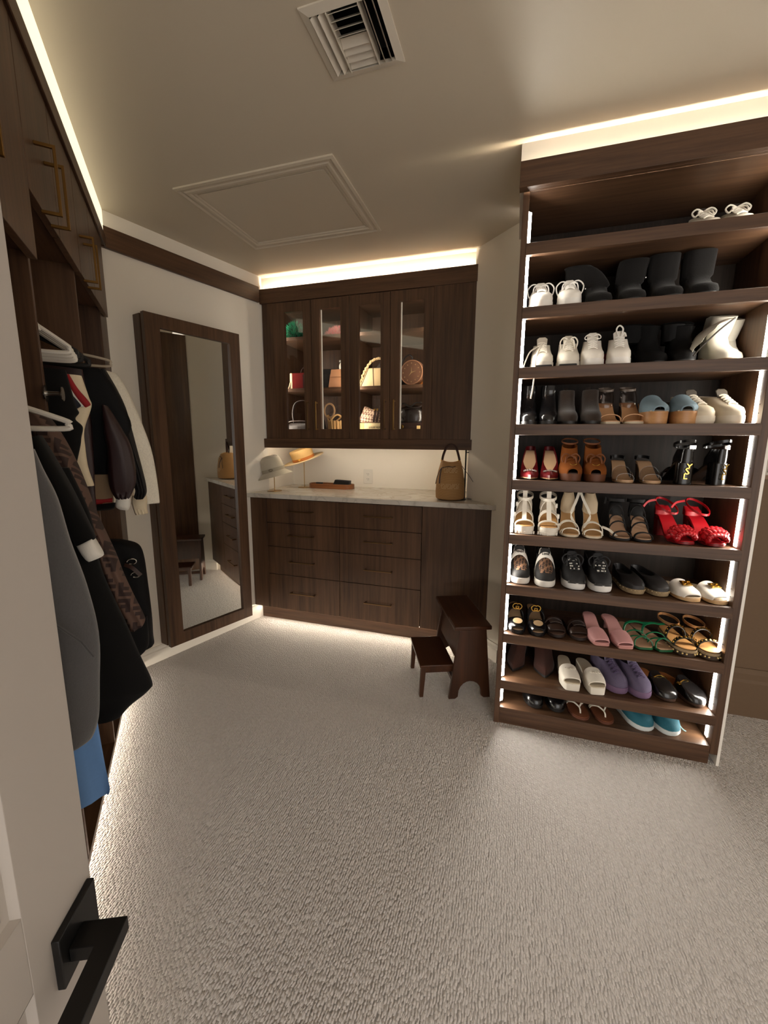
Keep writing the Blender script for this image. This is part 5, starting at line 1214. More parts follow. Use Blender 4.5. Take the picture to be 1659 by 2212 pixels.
def mono(name, scale, bg, fg):
    """flat print: rows of blocky F shapes, every other one upside down"""
    m = bpy.data.materials.new(name); nt, N, L, b = nodes_of(m)
    def mt(op, a, bb=None):
        n = N.new('ShaderNodeMath'); n.operation = op
        for i, x in enumerate((a, bb)):
            if x is None: continue
            if isinstance(x, (int, float)): n.inputs[i].default_value = x
            else: L.new(x, n.inputs[i])
        return n.outputs[0]
    tc = N.new('ShaderNodeTexCoord'); mp = N.new('ShaderNodeMapping'); mp.inputs['Scale'].default_value = (scale,) * 3
    L.new(tc.outputs['UV'], mp.inputs[0]); sp = N.new('ShaderNodeSeparateXYZ'); L.new(mp.outputs[0], sp.inputs[0])
    col_i = mt('FLOOR', sp.outputs[0]); u0 = mt('FRACT', sp.outputs[0]); yv = mt('ADD', mt('MULTIPLY', sp.outputs[1], 0.75), mt('MULTIPLY', col_i, 0.5))
    row_i = mt('FLOOR', yv); v0 = mt('FRACT', yv)
    par = mt('FRACT', mt('MULTIPLY', mt('ADD', col_i, row_i), 0.5)); odd = mt('GREATER_THAN', par, 0.25)
    u = mt('ABSOLUTE', mt('SUBTRACT', u0, odd)); v = mt('ABSOLUTE', mt('SUBTRACT', v0, odd))
    inside = mt('MULTIPLY', mt('MULTIPLY', mt('GREATER_THAN', u, 0.1), mt('LESS_THAN', u, 0.92)), mt('MULTIPLY', mt('GREATER_THAN', v, 0.08), mt('LESS_THAN', v, 0.92)))
    stem = mt('LESS_THAN', u, 0.42); top = mt('GREATER_THAN', v, 0.68); mid = mt('MULTIPLY', mt('MULTIPLY', mt('GREATER_THAN', v, 0.34), mt('LESS_THAN', v, 0.56)), mt('LESS_THAN', u, 0.74))
    f = mt('MULTIPLY', inside, mt('MAXIMUM', stem, mt('MAXIMUM', top, mid)))
    mx = N.new('ShaderNodeMix'); mx.data_type = 'RGBA'; mx.inputs[6].default_value = srgb(*bg); mx.inputs[7].default_value = srgb(*fg)
    L.new(f, mx.inputs[0]); L.new(mx.outputs[2], b.inputs['Base Color']); b.inputs['Roughness'].default_value = 0.8
    return m
MONO_SMALL = mono('brown_mono_knit', 70.0, (128, 94, 70), (30, 23, 20))
MONO_COAT = mono('brown_mono_wool', 26.0, (92, 68, 57), (46, 28, 24))
def add_uv(o, fn):
    me = o.data; uv = me.uv_layers.new(name='uv')
    for p in me.polygons:
        for li in p.loop_indices: uv.data[li].uv = fn(me.vertices[me.loops[li].vertex_index].co)
for k, x in enumerate((0.047, 0.148)):
    t = thing('knit_sneaker', 'black knit sneaker with brown pattern and white strap reading %s' % ('FENDI' if k == 0 else 'LOVE'), 'shoe', (x, 2.01 - 0.012 * k, SHELF_Z[6] + 0.0006), (0, 0, R(4)), 'strapped knit sneakers on the seventh shelf')
    t['label'] = 'black knit sneaker with white strap reading %s, seventh shelf' % ('FENDI' if k == 0 else 'LOVE')
    knit(t, -1 if k == 0 else 1, 'FENDI' if k == 0 else 'LOVE')
    for c in t.children:
        if c.name.startswith('knit_panel'): add_uv(c, lambda co: (co.x, co.y))
def trail(t, sd):
    s = sneaker(t, sd, (24, 23, 24), (228, 224, 218), (34, 33, 34), inner=(12, 12, 12), L=0.24, W=0.09, high=0.022, sth=0.026, rough=0.75, bump=0.3, lw=0.0030, bow=(0.044, 0.034))
    f = MB(); rnd = random.Random(5 + sd)
    for q in range(34):
        tt = rnd.choice([0.20, 0.26, 0.32, 0.38, 0.44, 0.45, 0.4]); x = rnd.uniform(-0.02, 0.02); zf = 0.026 + (0.05 + (tt - 0.2) * 0.13)
        f.box(s.cx(tt) + x - 0.002, s.cx(tt) + x + 0.002, s.y(tt) - 0.0034, s.y(tt) + 0.0034, zf + 0.004, zf + 0.0085)
    f.build('lace_flecks', mat('white_fleck', (232, 228, 220), 0.7), t, smooth=False)['kind'] = 'stuff'
    MB().loft([s.ring(0.0, 0.16, 0.8, 0.002), s.ring(0.02, 0.16, 0.7, 0.012)], False, False).build('toe_bumper', mat('sole_24_21_20', (24, 21, 20), 0.5), t)
    MB().ribbon([(0, s.y(0.985), 0.085), (0, s.y(1.0), 0.125), (0, s.y(0.98), 0.13), (0, s.y(0.965), 0.10)], (1, 0, 0), 0.014, 0.003).build('pull_tab', mat('shoe_24_23_24_75', (24, 23, 24), 0.75), t)
pair('trail_sneaker', 'shoe', 'black sneaker with white-flecked laces and white sole', 6, (0.276, 0.370), 2.01, trail, rot=(R(4), R(8)), group='black flecked-lace sneakers on the seventh shelf')
def espadrille(t, sd):
    s = Shoe(0.235, 0.084, sd, 0.0, 0.018)
    MB().loft([[(x, y, 0) for x, y, z in s.ring(0.01, 0.99, 1.0, 0)], s.ring(0, 1, 1.05, -0.008), s.ring(0, 1, 1.03, 0.002)]).build('rope_sole', mat('jute', (150, 128, 96), 0.9, grain=0.3, gscale=240, bump=0.6), t)
    sti = MB()
    for tk, w in s.out[1:-1]:
        for sg in (-1, 1): sti.ball((s.cx(tk) + sg * w * s.W / 2 * 1.06, s.y(tk), 0.016), 0.0028, n=6, m=4)
    sti.build('stitching', mat('jute_stitch', (176, 152, 116), 0.9), t)
    m = mat('black_calf', (34, 31, 31), 0.5, bump=0.2, gscale=200)
    s.closed([(0.0, 0.012, 0.99, 1.0, 0), (0.018, 0.015, 0.992, 1.02, 0), (0.030, 0.08, 0.992, 0.97, 0), (0.040, 0.24, 0.99, 0.9, 0.004), (0.047, 0.44, 0.99, 0.82, 0.014)]).build('upper', m, t)
    s.slab(0.003, 0.68, 0.47, 0.97, top=0.024).build('footbed', mat('bed_charcoal', (44, 38, 34), 0.8), t)
pair('espadrille', 'shoe', 'black leather espadrille with a jute rope sole', 6, (0.506, 0.586), 2.03, espadrille, rot=(R(10), R(16)), group='black espadrilles on the seventh shelf')
def logo_slide(t, sd):
    s = slide(t, sd, (232, 224, 212), (190, 170, 142), (196, 158, 112), plat=0.014, band=(0.27, 0.052, 0.090), W=0.09, L=0.225, hfk=0.36)
    Mt = place_M((s.cx(0.27), s.y(0.27), s.z(0.27) + 0.0435), (R(22), 0, 0))
    MB().box(-0.020, 0.020, -0.015, 0.015, 0.0, 0.004).xform(Mt).build('emblem_plate', mat('dark_gold', (126, 98, 50), 0.35, 0.9), t, bevel=0.001)
    text_mesh('emblem', 'DG', 0.026, GOLD, t, Mt @ Matrix.Translation((0, 0, 0.0045)), 0.0018, 0.85, 0.0006)
pair('slide', 'sandal', 'white slide with a square gold emblem', 6, (0.694, 0.784), 2.00, logo_slide, rot=(R(14), R(16)), group='white emblem slides on the seventh shelf')
# --- eighth shelf
def gg_sandal(t, sd):
    s = Shoe(0.225, 0.080, sd, 0.05, 0.018)
    m = mat('black_patent', (16, 15, 16), 0.2)
    s.slab(0.016, 1.0).build('sole', m, t); s.heel(0.05, 0.045, 0.88, 0.9).build('heel', m, t)
    s.slab(0.003, 0.9, 0.02, 0.98, top=0.003).build('footbed', mat('bed_tan2', (150, 122, 92), 0.5), t)
    s.band(0.05, 0.30, 0.020, 0.040, 0.004).build('toe_band', m, t)
    MB().lathe([(0, 0), (0.021, 0), (0.021, 0.002), (0, 0.002)], 20, sy=0.7).xform(Matrix.Translation((s.cx(.12), s.y(0.12), s.z(.12) + 0.036)) @ Matrix.Rotation(R(35), 4, 'X')).build('footbed_window', mat('bed_pale', (150, 124, 92), 0.5), t)
    s.strap(0.46, 0.46, 0.070, 0.030, 0.004, 1.06, 12, 0.6).build('instep_band', m, t)
    g = MB(); gg(g, (0, 0, s.z(0.46) + 0.072), 0.0135, s.y(0.46) - 0.018); g.build('gold_emblem', GOLD, t)
pair('emblem_sandal', 'sandal', 'black sandal with interlocking gold ring emblem', 7, (0.044, 0.126), 1.99, gg_sandal, rot=(R(6), R(8)), group='gold emblem sandals on the eighth shelf')
def h_slide(t, sd):
    s = slide(t, sd, (44, 31, 25), (70, 46, 33), (40, 28, 22), plat=0.012, band=(0.17, 0.036, 0.020), W=0.084, L=0.225, rough=0.3)
    m = mat('strap_44_31_25_30', (44, 31, 25), 0.3)
    s.strap(0.38, 0.38, 0.050, 0.022, 0.004).build('strap', m, t)
    s.strap(0.275, 0.275, 0.044, 0.034, 0.004, 1.0, 8, 0.6, 0.3, 0.7).build('cross_bar', m, t)
pair('slide', 'sandal', 'dark brown slide with a cut-out strap', 7, (0.213, 0.300), 2.01, h_slide, rot=(R(8), R(10)), group='brown cut-out slides on the eighth shelf')
def pink_mule(t, sd):
    s = slide(t, sd, (206, 152, 150), (196, 142, 138), (190, 134, 126), plat=0.010, lift=0.05, band=(0.20, 0.040, 0.072), W=0.080, L=0.23, heel=(0.018, 0.018, 0.92, 0.8), rough=0.5, bump=0.4, toe='square')
pair('mule', 'sandal', 'pink satin mule with a wide folded band', 7, (0.386, 0.470), 1.99, pink_mule, rot=(R(8), R(12)), group='pink mules on the eighth shelf')
def green_strappy(t, sd):
    s = Shoe(0.235, 0.082, sd, 0.012, 0.010, 'square')
    g = mat('emerald_leather', (16, 104, 66), 0.4)
    s.slab(0.009, 1.0).build('sole', mat('green_sole', (28, 86, 50), 0.5), t)
    s.slab(0.003, 0.95, 0.01, 0.99, top=0.003).build('footbed', mat('bed_taupe', (168, 132, 104), 0.6), t)
    s.strap(0.08, 0.30, 0.030, 0.006, 0.003).build('strap', g, t); s.strap(0.30, 0.08, 0.032, 0.006, 0.003).build('strap', g, t)
    s.strap(0.42, 0.30, 0.040, 0.006, 0.003).build('strap', g, t)
    c = s.cx(0.5)
    MB().ribbon(smooth_path([(c - 0.034, s.y(0.52), s.z(0.5) + 0.01), (c - 0.02, s.y(0.58), s.z(0.6) + 0.040), (c + 0.02, s.y(0.60), s.z(0.6) + 0.050), (c + 0.05, s.y(0.58), s.z(0.6) + 0.046), (c + 0.072, s.y(0.56), s.z(0.6) + 0.048)], 4), (0, 1, 0.3), 0.010, 0.003).build('ankle_strap', g, t)
pair('flat_sandal', 'sandal', 'flat sandal with thin emerald green straps', 7, (0.548, 0.610), 2.01, green_strappy, rot=(R(12), R(20)), group='green strappy sandals on the eighth shelf')
def chain_sandal(t, sd):
    s = Shoe(0.23, 0.088, sd, 0.006, 0.030)
    bk = mat('black_leather', (20, 19, 19), 0.45)
    s.block(0).build('sole', mat('dark_sole', (62, 46, 34), 0.7), t)
    s.slab(0.012, 1.03, top=0.0).build('rope_rim', mat('jute', (150, 128, 96), 0.9), t)
    s.slab(0.004, 0.92, 0.02, 0.98, top=0.004).build('footbed', mat('bed_gold', (190, 140, 84), 0.55), t)
    tr_ = MB()
    for tk, w in s.out[1:7]:
        for sg in (-1, 1): tr_.ball((s.cx(tk) + sg * w * s.W / 2 * 1.05, s.y(tk), 0.012), 0.004, n=6, m=4)
    tr_.build('studs', mat('pale_gold', (236, 206, 140), 0.35, 0.4), t)
    for tt, hh, w in ((0.20, 0.036, 0.018), (0.50, 0.055, 0.018)):
        s.strap(tt, tt, hh, w, 0.003).build('strap', bk, t)
        for i in range(9):
            an = pi * (i + 0.5) / 9
            c = V((s.cx(tt) - cos(an) * s.hw(tt) * 1.06, s.y(tt), s.z(tt) + hh * sin(an) ** 0.75 + 0.003))
            l = MB().tube([(0.0062 * cos(a), 0.0042 * sin(a), 0) for a in [2 * pi * q / 10 for q in range(11)]], 0.0017, 5)
            l.xform(Matrix.Translation(c) @ Matrix.Rotation(-(an - pi / 2), 4, 'Y') @ Matrix.Rotation(R(25), 4, 'Z')); l.build('chain_link', GOLD, t)
    s.ankle(0.05, 0.036, 0.056, 0.80, 0.004, 0.012, 0.003).build('ankle_strap', mat('bronze_leather', (148, 104, 64), 0.4), t)
pair('espadrille_sandal', 'sandal', 'tan flatform sandal with black and gold chain straps', 7, (0.710, 0.795), 1.995, chain_sandal, rot=(R(10), R(6)), group='chain strap sandals on the eighth shelf')
# --- ninth shelf
BSU = dict(c=(70, 40, 30), rough=0.92)
t = thing('brown_boot', 'brown suede boot leaning against the lit edge of the ninth shelf', 'boot', (0.072, 2.07, SHELF_Z[8] + 0.0006), R(-14), 'brown suede boots on the ninth shelf')
boot(t, -1, (54, 31, 24), 0.165, 0.045, 0.92, (0.95, 1.1), slouch=0.4, bump=0.2, toe='point', W=0.084, lean=-0.02, sheen=0.1)
t = thing('brown_boot', 'brown suede pointed boot beside the white slides on the ninth shelf', 'boot', (0.178, 2.06, SHELF_Z[8] + 0.0006), R(6), 'brown suede boots on the ninth shelf')
boot(t, 1, (50, 28, 22), 0.168, 0.045, 0.92, (1.0, 1.25), slouch=0.45, bump=0.2, toe='point', W=0.092, lean=0.03, sheen=0.1)
def pool_slide(t, sd):
    s = slide(t, sd, (228, 220, 206), (196, 182, 158), (224, 216, 202), plat=0.034, lift=0.014, band=(0.24, 0.048, 0.074), W=0.082, L=0.235, solidsole=True, toe='square')
    text_mesh('embossed_letters', 'GUCCI', 0.015, mat('strap_228_220_206_50', (228, 220, 206), 0.5), t, place_M((s.cx(.24), s.y(0.24) + 0.004, s.z(.24) + 0.0415), (R(16), 0, 0)), 0.0016, 1.1)
pair('pool_slide', 'sandal', 'white rubber slide with raised letters', 8, (0.290, 0.380), 1.99, pool_slide, rot=(R(6), R(12)), group='white rubber slides on the ninth shelf')
pair('running_shoe', 'shoe', 'purple mesh running shoe with purple laces', 8, (0.468, 0.550), (2.03, 2.02), lambda t, sd: sneaker(t, sd, (88, 78, 102), (112, 88, 116), (70, 56, 86), inner=(36, 28, 44), L=0.25, W=0.088, high=0.014, rough=0.8, bump=0.4, grain=0.2), rot=(R(20), R(24)), group='purple running shoes on the ninth shelf')
def bit_mule(t, sd):
    s = Shoe(0.235, 0.082, sd, 0.012, 0.014)
    m = mat('black_box_calf', (20, 18, 18), 0.22)
    s.slab(0.012, 1.02, top=0.0).build('sole', mat('sole_60_40_28', (60, 40, 28), 0.5), t)
    s.heel(0.058, 0.055, 0.86, 0.97).build('heel', mat('sole_24_21_20', (24, 21, 20), 0.5), t)
    s.slab(0.003, 0.94, 0.40, 0.985, top=0.003).build('footbed', mat('bed_cognac', (158, 98, 54), 0.5), t)
    s.closed([(0.0, 0.0, 0.60, 1.02, 0), (0.018, 0.012, 0.58, 1.06, 0.0), (0.032, 0.07, 0.56, 1.0, 0.004), (0.043, 0.20, 0.55, 0.9, 0.012), (0.049, 0.30, 0.54, 0.72, 0.016)], False).build('upper', m, t)
    b = MB(); y_, z_ = s.y(0.40), s.z(0.4) + 0.052
    b.tube([(-0.024, y_, z_ - 0.006), (-0.008, y_, z_ + 0.003), (0.008, y_, z_ + 0.003), (0.024, y_, z_ - 0.006)], 0.0024, 6)
    for sx in (-0.028, 0.028): b.tube([(sx + 0.007 * cos(a), y_ + 0.008 * sin(a), z_ - 0.009) for a in [2 * pi * q / 12 for q in range(13)]], 0.0021, 6)
    b.build('horsebit', GOLD, t)
pair('loafer_mule', 'shoe', 'black backless loafer with a gold bit', 8, (0.662, 0.754), (2.03, 2.02), bit_mule, rot=(R(18), R(28)), group='black backless loafers on the ninth shelf')
# --- bottom shelf
def loafer(t, sd):
    s = Shoe(0.235, 0.082, sd, 0.008, 0.014)
    m = mat('black_patent', (16, 15, 16), 0.2)
    s.slab(0.012, 1.03, top=0.001).build('sole', mat('sole_24_21_20', (24, 21, 20), 0.5), t); s.heel(0.056, 0.055, 0.86, 0.97).build('heel', mat('sole_24_21_20', (24, 21, 20), 0.5), t)
    s.closed([(0.0, 0.0, 1.0, 1.0, 0), (0.02, 0.01, 0.995, 1.03, 0), (0.034, 0.07, 0.99, 0.98, 0), (0.044, 0.2, 0.99, 0.9, 0.006), (0.052, 0.42, 0.99, 0.8, 0.016)]).build('upper', m, t)
    s.strap(0.36, 0.36, 0.05, 0.02, 0.003, 0.95).build('saddle', mat('grey_trim', (120, 112, 106), 0.3), t)
pair('loafer', 'shoe', 'black patent loafer', 9, (0.135, 0.225), 2.02, loafer, rot=(R(14), R(16)), group='black loafers on the bottom shelf')
def thong(t, sd):
    s = Shoe(0.235, 0.086, sd, 0.004, 0.010)
    s.slab(0.010, 1.0, top=0.0).build('sole', mat('sole_96_54_36', (96, 54, 36), 0.6), t)
    s.slab(0.003, 0.96, 0.012, 0.988, top=0.003).build('footbed', mat('bed_saddle', (124, 72, 46), 0.55), t)
    w = mat('white_leather', (234, 226, 210), 0.4); c = s.cx(0.2)
    MB().tube(smooth_path([(c, s.y(0.15), 0.012), (c, s.y(0.17), 0.026), (c, s.y(0.24), 0.034)], 4), 0.0035, 6).build('toe_post', w, t)
    for sg in (-1, 1):
        for d in (0.0, 0.035): MB().ribbon(smooth_path([(c, s.y(0.22), 0.032), (c + sg * 0.018, s.y(0.30 + d * .6), 0.042), (c + sg * 0.034, s.y(0.40 + d), 0.030), (c + sg * 0.036, s.y(0.46 + d), 0.010)], 4), (0, 0.6, 0.5), 0.0055, 0.003).build('strap', w, t)
pair('flip_flop', 'sandal', 'tan thong sandal with white straps', 9, (0.333, 0.425), 2.00, thong, rot=(R(14), R(18)), group='thong sandals on the bottom shelf')
def aqua(t, sd):
    s = sneaker(t, sd, (24, 92, 108), (206, 212, 212), (26, 94, 112), inner=(20, 60, 70), L=0.24, W=0.092, high=-0.008, rough=0.75, bump=0.4, grain=0.15, lw=0.0026, sth=0.018)
    if sd > 0: MB().tube(smooth_path([(0.02, -0.02, 0.09), (0.046, -0.05, 0.05), (0.058, -0.085, 0.012), (0.068, -0.10, 0.004)], 4), 0.0025, 6).build('loose_lace', mat('lace_150_200_200', (150, 196, 196), 0.7), t)
    else: MB().tube(smooth_path([(0.0, -0.02, 0.088), (0.03, -0.05, 0.07), (0.05, -0.045, 0.06), (0.03, -0.025, 0.078)], 4), 0.0025, 6).build('loose_lace', mat('lace_150_200_200', (150, 196, 196), 0.7), t)
pair('running_shoe', 'shoe', 'turquoise running shoe with a white sole', 9, (0.572, 0.668), 2.00, aqua, rot=(R(24), R(26)), group='turquoise running shoes on the bottom shelf')

# ------------------------------------------------------------------ clothes in the hanging closet
G = {
'gray':(1.0,[(0.29,1.31,0.255,1.301),(0.295,1.262,0.246,1.263),(0.299,1.198,0.229,1.203),(0.301,1.117,0.217,1.116),(0.305,1.02,0.198,1.018),(0.305,0.923,0.187,0.91),(0.304,0.828,0.195,0.809),(0.305,0.749,0.204,0.727),(0.302,0.701,0.22,0.682),(0.292,0.687,0.235,0.674)]),
'blue':(1.082,[(0.289,0.857,0.221,0.842),(0.296,0.745,0.224,0.725),(0.301,0.652,0.224,0.652),(0.306,0.557,0.22,0.55),(0.309,0.483,0.216,0.484),(0.313,0.447,0.221,0.466)]),
'coat':(1.15,[(0.295,1.269,0.234,1.257),(0.285,1.166,0.205,1.15),(0.277,1.08,0.199,1.055),(0.273,0.991,0.189,0.989),(0.27,0.888,0.158,0.877),(0.266,0.792,0.135,0.785),(0.26,0.705,0.113,0.703),(0.251,0.659,0.122,0.68),(0.238,0.638,0.161,0.653),(0.229,0.633,0.187,0.627)]),
'coatsleeve':(1.12,[(0.294,1.318,0.271,1.328),(0.287,1.27,0.252,1.279),(0.27,1.21,0.23,1.218),(0.251,1.147,0.211,1.157),(0.237,1.099,0.197,1.109),(0.234,1.084,0.195,1.097)]),
'coatcuff':(1.12,[(0.231,1.084,0.198,1.1),(0.223,1.065,0.191,1.08),(0.216,1.05,0.184,1.062),(0.213,1.045,0.183,1.056)]),
'ff':(1.25,[(0.326,1.371,0.296,1.389),(0.317,1.334,0.275,1.358),(0.293,1.287,0.257,1.315),(0.281,1.241,0.24,1.262),(0.26,1.179,0.226,1.203),(0.239,1.134,0.214,1.144),(0.224,1.087,0.2,1.095),(0.213,1.01,0.178,1.021),(0.204,0.949,0.166,0.969),(0.193,0.902,0.149,0.91),(0.181,0.859,0.13,0.852),(0.168,0.818,0.126,0.833),(0.163,0.809,0.129,0.825)]),
'tank':(1.45,[(0.339,1.514,0.277,1.507),(0.339,1.466,0.271,1.464),(0.334,1.418,0.262,1.408),(0.338,1.381,0.258,1.393),(0.335,1.362,0.268,1.376),(0.337,1.343,0.253,1.355),(0.335,1.318,0.259,1.325),(0.332,1.296,0.263,1.303),(0.332,1.242,0.278,1.247),(0.333,1.177,0.289,1.188)]),
'cardi':(1.62,[(0.33,1.52,0.271,1.515),(0.331,1.459,0.258,1.451),(0.329,1.417,0.254,1.422),(0.336,1.347,0.279,1.351),(0.336,1.29,0.282,1.293),(0.33,1.229,0.28,1.231),(0.317,1.177,0.27,1.178),(0.311,1.172,0.272,1.172)]),
'cardistripe':(1.6,[(0.308,1.51,0.296,1.513),(0.3,1.483,0.286,1.488),(0.292,1.459,0.275,1.467),(0.28,1.437,0.261,1.447),(0.268,1.421,0.251,1.43),(0.264,1.417,0.251,1.425)]),
'burg':(1.72,[(0.312,1.425,0.278,1.419),(0.313,1.349,0.28,1.342),(0.315,1.241,0.28,1.241),(0.318,1.131,0.286,1.121),(0.316,1.041,0.287,1.031)]),
'bomber':(1.9,[(0.353,1.565,0.259,1.579),(0.35,1.517,0.222,1.522),(0.344,1.436,0.194,1.445),(0.338,1.352,0.178,1.355),(0.325,1.267,0.253,1.249),(0.318,1.184,0.265,1.178),(0.312,1.173,0.272,1.172)]),
'bombersleeve':(1.93,[(0.265,1.576,0.246,1.581),(0.26,1.518,0.217,1.515),(0.252,1.441,0.193,1.444),(0.243,1.355,0.178,1.356),(0.222,1.266,0.166,1.275),(0.202,1.202,0.156,1.21),(0.192,1.146,0.148,1.15),(0.186,1.118,0.146,1.12),(0.193,1.092,0.149,1.101),(0.186,1.084,0.16,1.084)]),
'satin':(1.82,[(0.252,1.44,0.238,1.44),(0.254,1.40,0.220,1.405),(0.255,1.352,0.201,1.362),(0.251,1.286,0.177,1.299),(0.255,1.219,0.168,1.225),(0.256,1.159,0.17,1.164),(0.249,1.124,0.184,1.126),(0.238,1.101,0.196,1.102)]),
'satincuff':(1.82,[(0.237,1.108,0.194,1.105),(0.242,1.087,0.195,1.081),(0.243,1.073,0.201,1.062),(0.235,1.064,0.207,1.057)]),
'varsity':(1.88,[(0.314,1.199,0.262,1.189),(0.308,1.137,0.257,1.126),(0.305,1.102,0.255,1.094),(0.306,1.075,0.256,1.081)]),
'varsityred':(1.88,[(0.306,1.093,0.256,1.101),(0.306,1.07,0.258,1.08)]),
'varsityblack':(1.88,[(0.306,1.072,0.25,1.079),(0.307,1.05,0.255,1.061),(0.298,1.046,0.261,1.055)]),
'creamcuff':(2.02,[(0.209,1.085,0.156,1.091),(0.212,1.06,0.154,1.061),(0.208,1.03,0.157,1.031),(0.203,1.006,0.155,1.011)]),
'fleece':(2.2,[(0.328,1.601,0.284,1.614),(0.305,1.583,0.242,1.601),(0.292,1.536,0.217,1.56),(0.282,1.459,0.189,1.486),(0.265,1.36,0.161,1.394),(0.253,1.248,0.134,1.283),(0.244,1.144,0.122,1.172),(0.238,1.048,0.117,1.041),(0.232,1.035,0.123,1.029)]),
'lower':(2.1,[(0.351,0.906,0.273,0.886),(0.349,0.875,0.211,0.859),(0.35,0.824,0.192,0.806),(0.353,0.698,0.186,0.674),(0.352,0.569,0.182,0.528),(0.346,0.48,0.184,0.43),(0.334,0.411,0.184,0.379),(0.322,0.386,0.206,0.365)]),
'lower2':(2.0,[(0.339,0.605,0.192,0.558),(0.331,0.499,0.193,0.449),(0.321,0.423,0.204,0.407),(0.305,0.376,0.229,0.382)]),
}
def drape(rows, a, th, deep=0.0, folds=0.0, nf=5, seed=0, n=28, sub=5, off=(0, 0, 0), fine=0.0):
    """garment hanging square to the rod: each row spans from its inner to its outer edge, with thickness along the rod"""
    rnd = random.Random(seed); ph = [rnd.uniform(0, 6.28) for _ in range(4)]
    Lp = smooth_path([V((y0 + deep, 0, z0)) for y0, z0, y1, z1 in rows], sub); Rp = smooth_path([V((y1, 0, z1)) for y0, z0, y1, z1 in rows], sub)
    rg = []
    for i, (l, r_) in enumerate(zip(Lp, Rp)):
        f = i / (len(Lp) - 1); ring = []
        for k in range(n):
            an = 2 * pi * k / n; u = 0.5 - 0.5 * cos(an)
            u = 0.5 + math.copysign(abs(u - 0.5) ** 0.85 * 0.5 ** 0.15, u - 0.5)
            p = l.lerp(r_, 1 - u)
            tk = th * (1 if isinstance(th, float) else 1) * (0.55 + 0.45 * sin(pi * min(1, 0.15 + f)))
            sn = math.copysign(abs(sin(an)) ** 0.6, sin(an))
            wob = folds * sin(nf * 2 * pi * u + ph[0] + 1.3 * f) * (0.35 + 0.65 * f) + fine * sin(17 * u + 23 * f + ph[1])
            ring.append((a + tk * sn + wob * (1 if sn else 0), p.x, p.z))
        rg.append(ring)
    return MB().loft(rg)
def garment(name, label, key, m, th, deep=0.3, folds=0.008, nf=4, seed=0, part='body', group=None):
    a, rows = G[key]
    z = min(min(r_[1], r_[3]) for r_ in rows); y = rows[0][0]
    t = thing(name, label, 'clothing', C_w(a, y, z), CROT, group)
    t['o'] = (a, y, z)
    drape(rows, a, th, deep, folds, nf, seed).build(part, m, t, off=(a, y, z), ang=70)
    return t
def piece(t, key, m, name, th, deep=0.0, folds=0.0, nf=4, seed=1):
    a, rows = G[key]
    return drape(rows, a, th, deep, folds, nf, seed).build(name, m, t, off=tuple(t['o']), ang=70)
GREY = mat('grey_marl', (78, 77, 79), 0.9, grain=0.15, gscale=260, bump=0.25, sheen=0.4)
BLUE = mat('blue_cotton', (104, 148, 206), 0.8, grain=0.05, gscale=120)
BLK = mat('black_wool', (13, 12, 12), 0.95, sheen=0.05, spec=0.2)
BLKN = mat('black_nylon', (11, 11, 13), 0.7, spec=0.2)
CREAM = mat('cream_knit', (222, 206, 176), 0.9, bump=0.4, gscale=320)
WHITEK = mat('white_ribbed', (226, 222, 214), 0.85, bump=0.4, gscale=300)
FLEECE = mat('white_fleece', (240, 231, 214), 0.95, grain=0.18, gscale=170, bump=1.0)
BURG = mat('burgundy_satin', (40, 18, 20), 0.5)
REDK = mat('red_knit', (150, 24, 30), 0.8)
NAVY = mat('navy_knit', (22, 24, 36), 0.8)
t = garment('hoodie', 'dark grey sweatshirt hanging nearest the open door', 'gray', GREY, 0.048, 0.30, 0.014, 3, 4)
q = G['gray'][1]
MB().tube([(1.0 - 0.062, y, z) for y, z in ((0.30, 1.04), (0.27, 1.005), (0.235, 0.965), (0.205, 0.93), (0.188, 0.895))], 0.0028, 6).build('seam', GREY, t, off=tuple(t['o']))
t = garment('shirt', 'light blue cotton shirt hem hanging below the grey sweatshirt', 'blue', BLUE, 0.018, 0.25, 0.010, 4, 2)
t = garment('coat', 'long black wool coat with a flared hem beside the grey sweatshirt', 'coat', BLK, 0.034, 0.30, 0.006, 3, 7)
piece(t, 'coatsleeve', BLK, 'sleeve', 0.035)
cf = piece(t, 'coatcuff', WHITEK, 'cuff', 0.03)
t = garment('mono_jacket', 'brown monogram jacquard jacket with a long sleeve beside the black coat', 'ff', MONO_COAT, 0.045, 0.0, 0.004, 2, 3, 'sleeve')
for c in t.children: add_uv(c, lambda co: (co.y * 1.15 + co.z * 0.12, co.z * 1.15 - co.y * 0.12 + co.x * 0.4))
bod = [(0.60, 1.36, 0.33, 1.37), (0.62, 1.2, 0.32, 1.2), (0.62, 1.0, 0.315, 1.0), (0.62, 0.86, 0.31, 0.86)]
bo = drape(bod, 1.262, 0.04, 0, 0.006).build('body', MONO_COAT, t, off=tuple(t['o']), ang=70)
add_uv(bo, lambda co: (co.y * 1.15, co.z * 1.15))
t = garment('tank_top', 'black ruffled tank top hanging between the white hangers and the monogram jacket', 'tank', BLK, 0.03, 0.25, 0.006, 5, 8)
t = garment('cardigan', 'cream cardigan with a navy, white and red striped edge', 'cardi', CREAM, 0.03, 0.25, 0.005, 4, 9)
G['stripe_white'] = (1.588, [(y0 + 0.010, z0, y1 + 0.012, z1) for y0, z0, y1, z1 in G['cardistripe'][1]])
G['stripe_navy'] = (1.584, [(y0 + 0.022, z0 - 0.004, y1 + 0.024, z1 - 0.004) for y0, z0, y1, z1 in G['cardistripe'][1]])
G['stripe_red'] = (1.586, G['cardistripe'][1])
for k_, m_ in (('stripe_red', REDK), ('stripe_white', WHITEK), ('stripe_navy', NAVY)): piece(t, k_, m_, 'edge_stripe', 0.012)
t = garment('slip_dress', 'narrow dark burgundy garment hanging behind the cream cardigan', 'burg', BURG, 0.02, 0.25, 0.004, 4, 10)
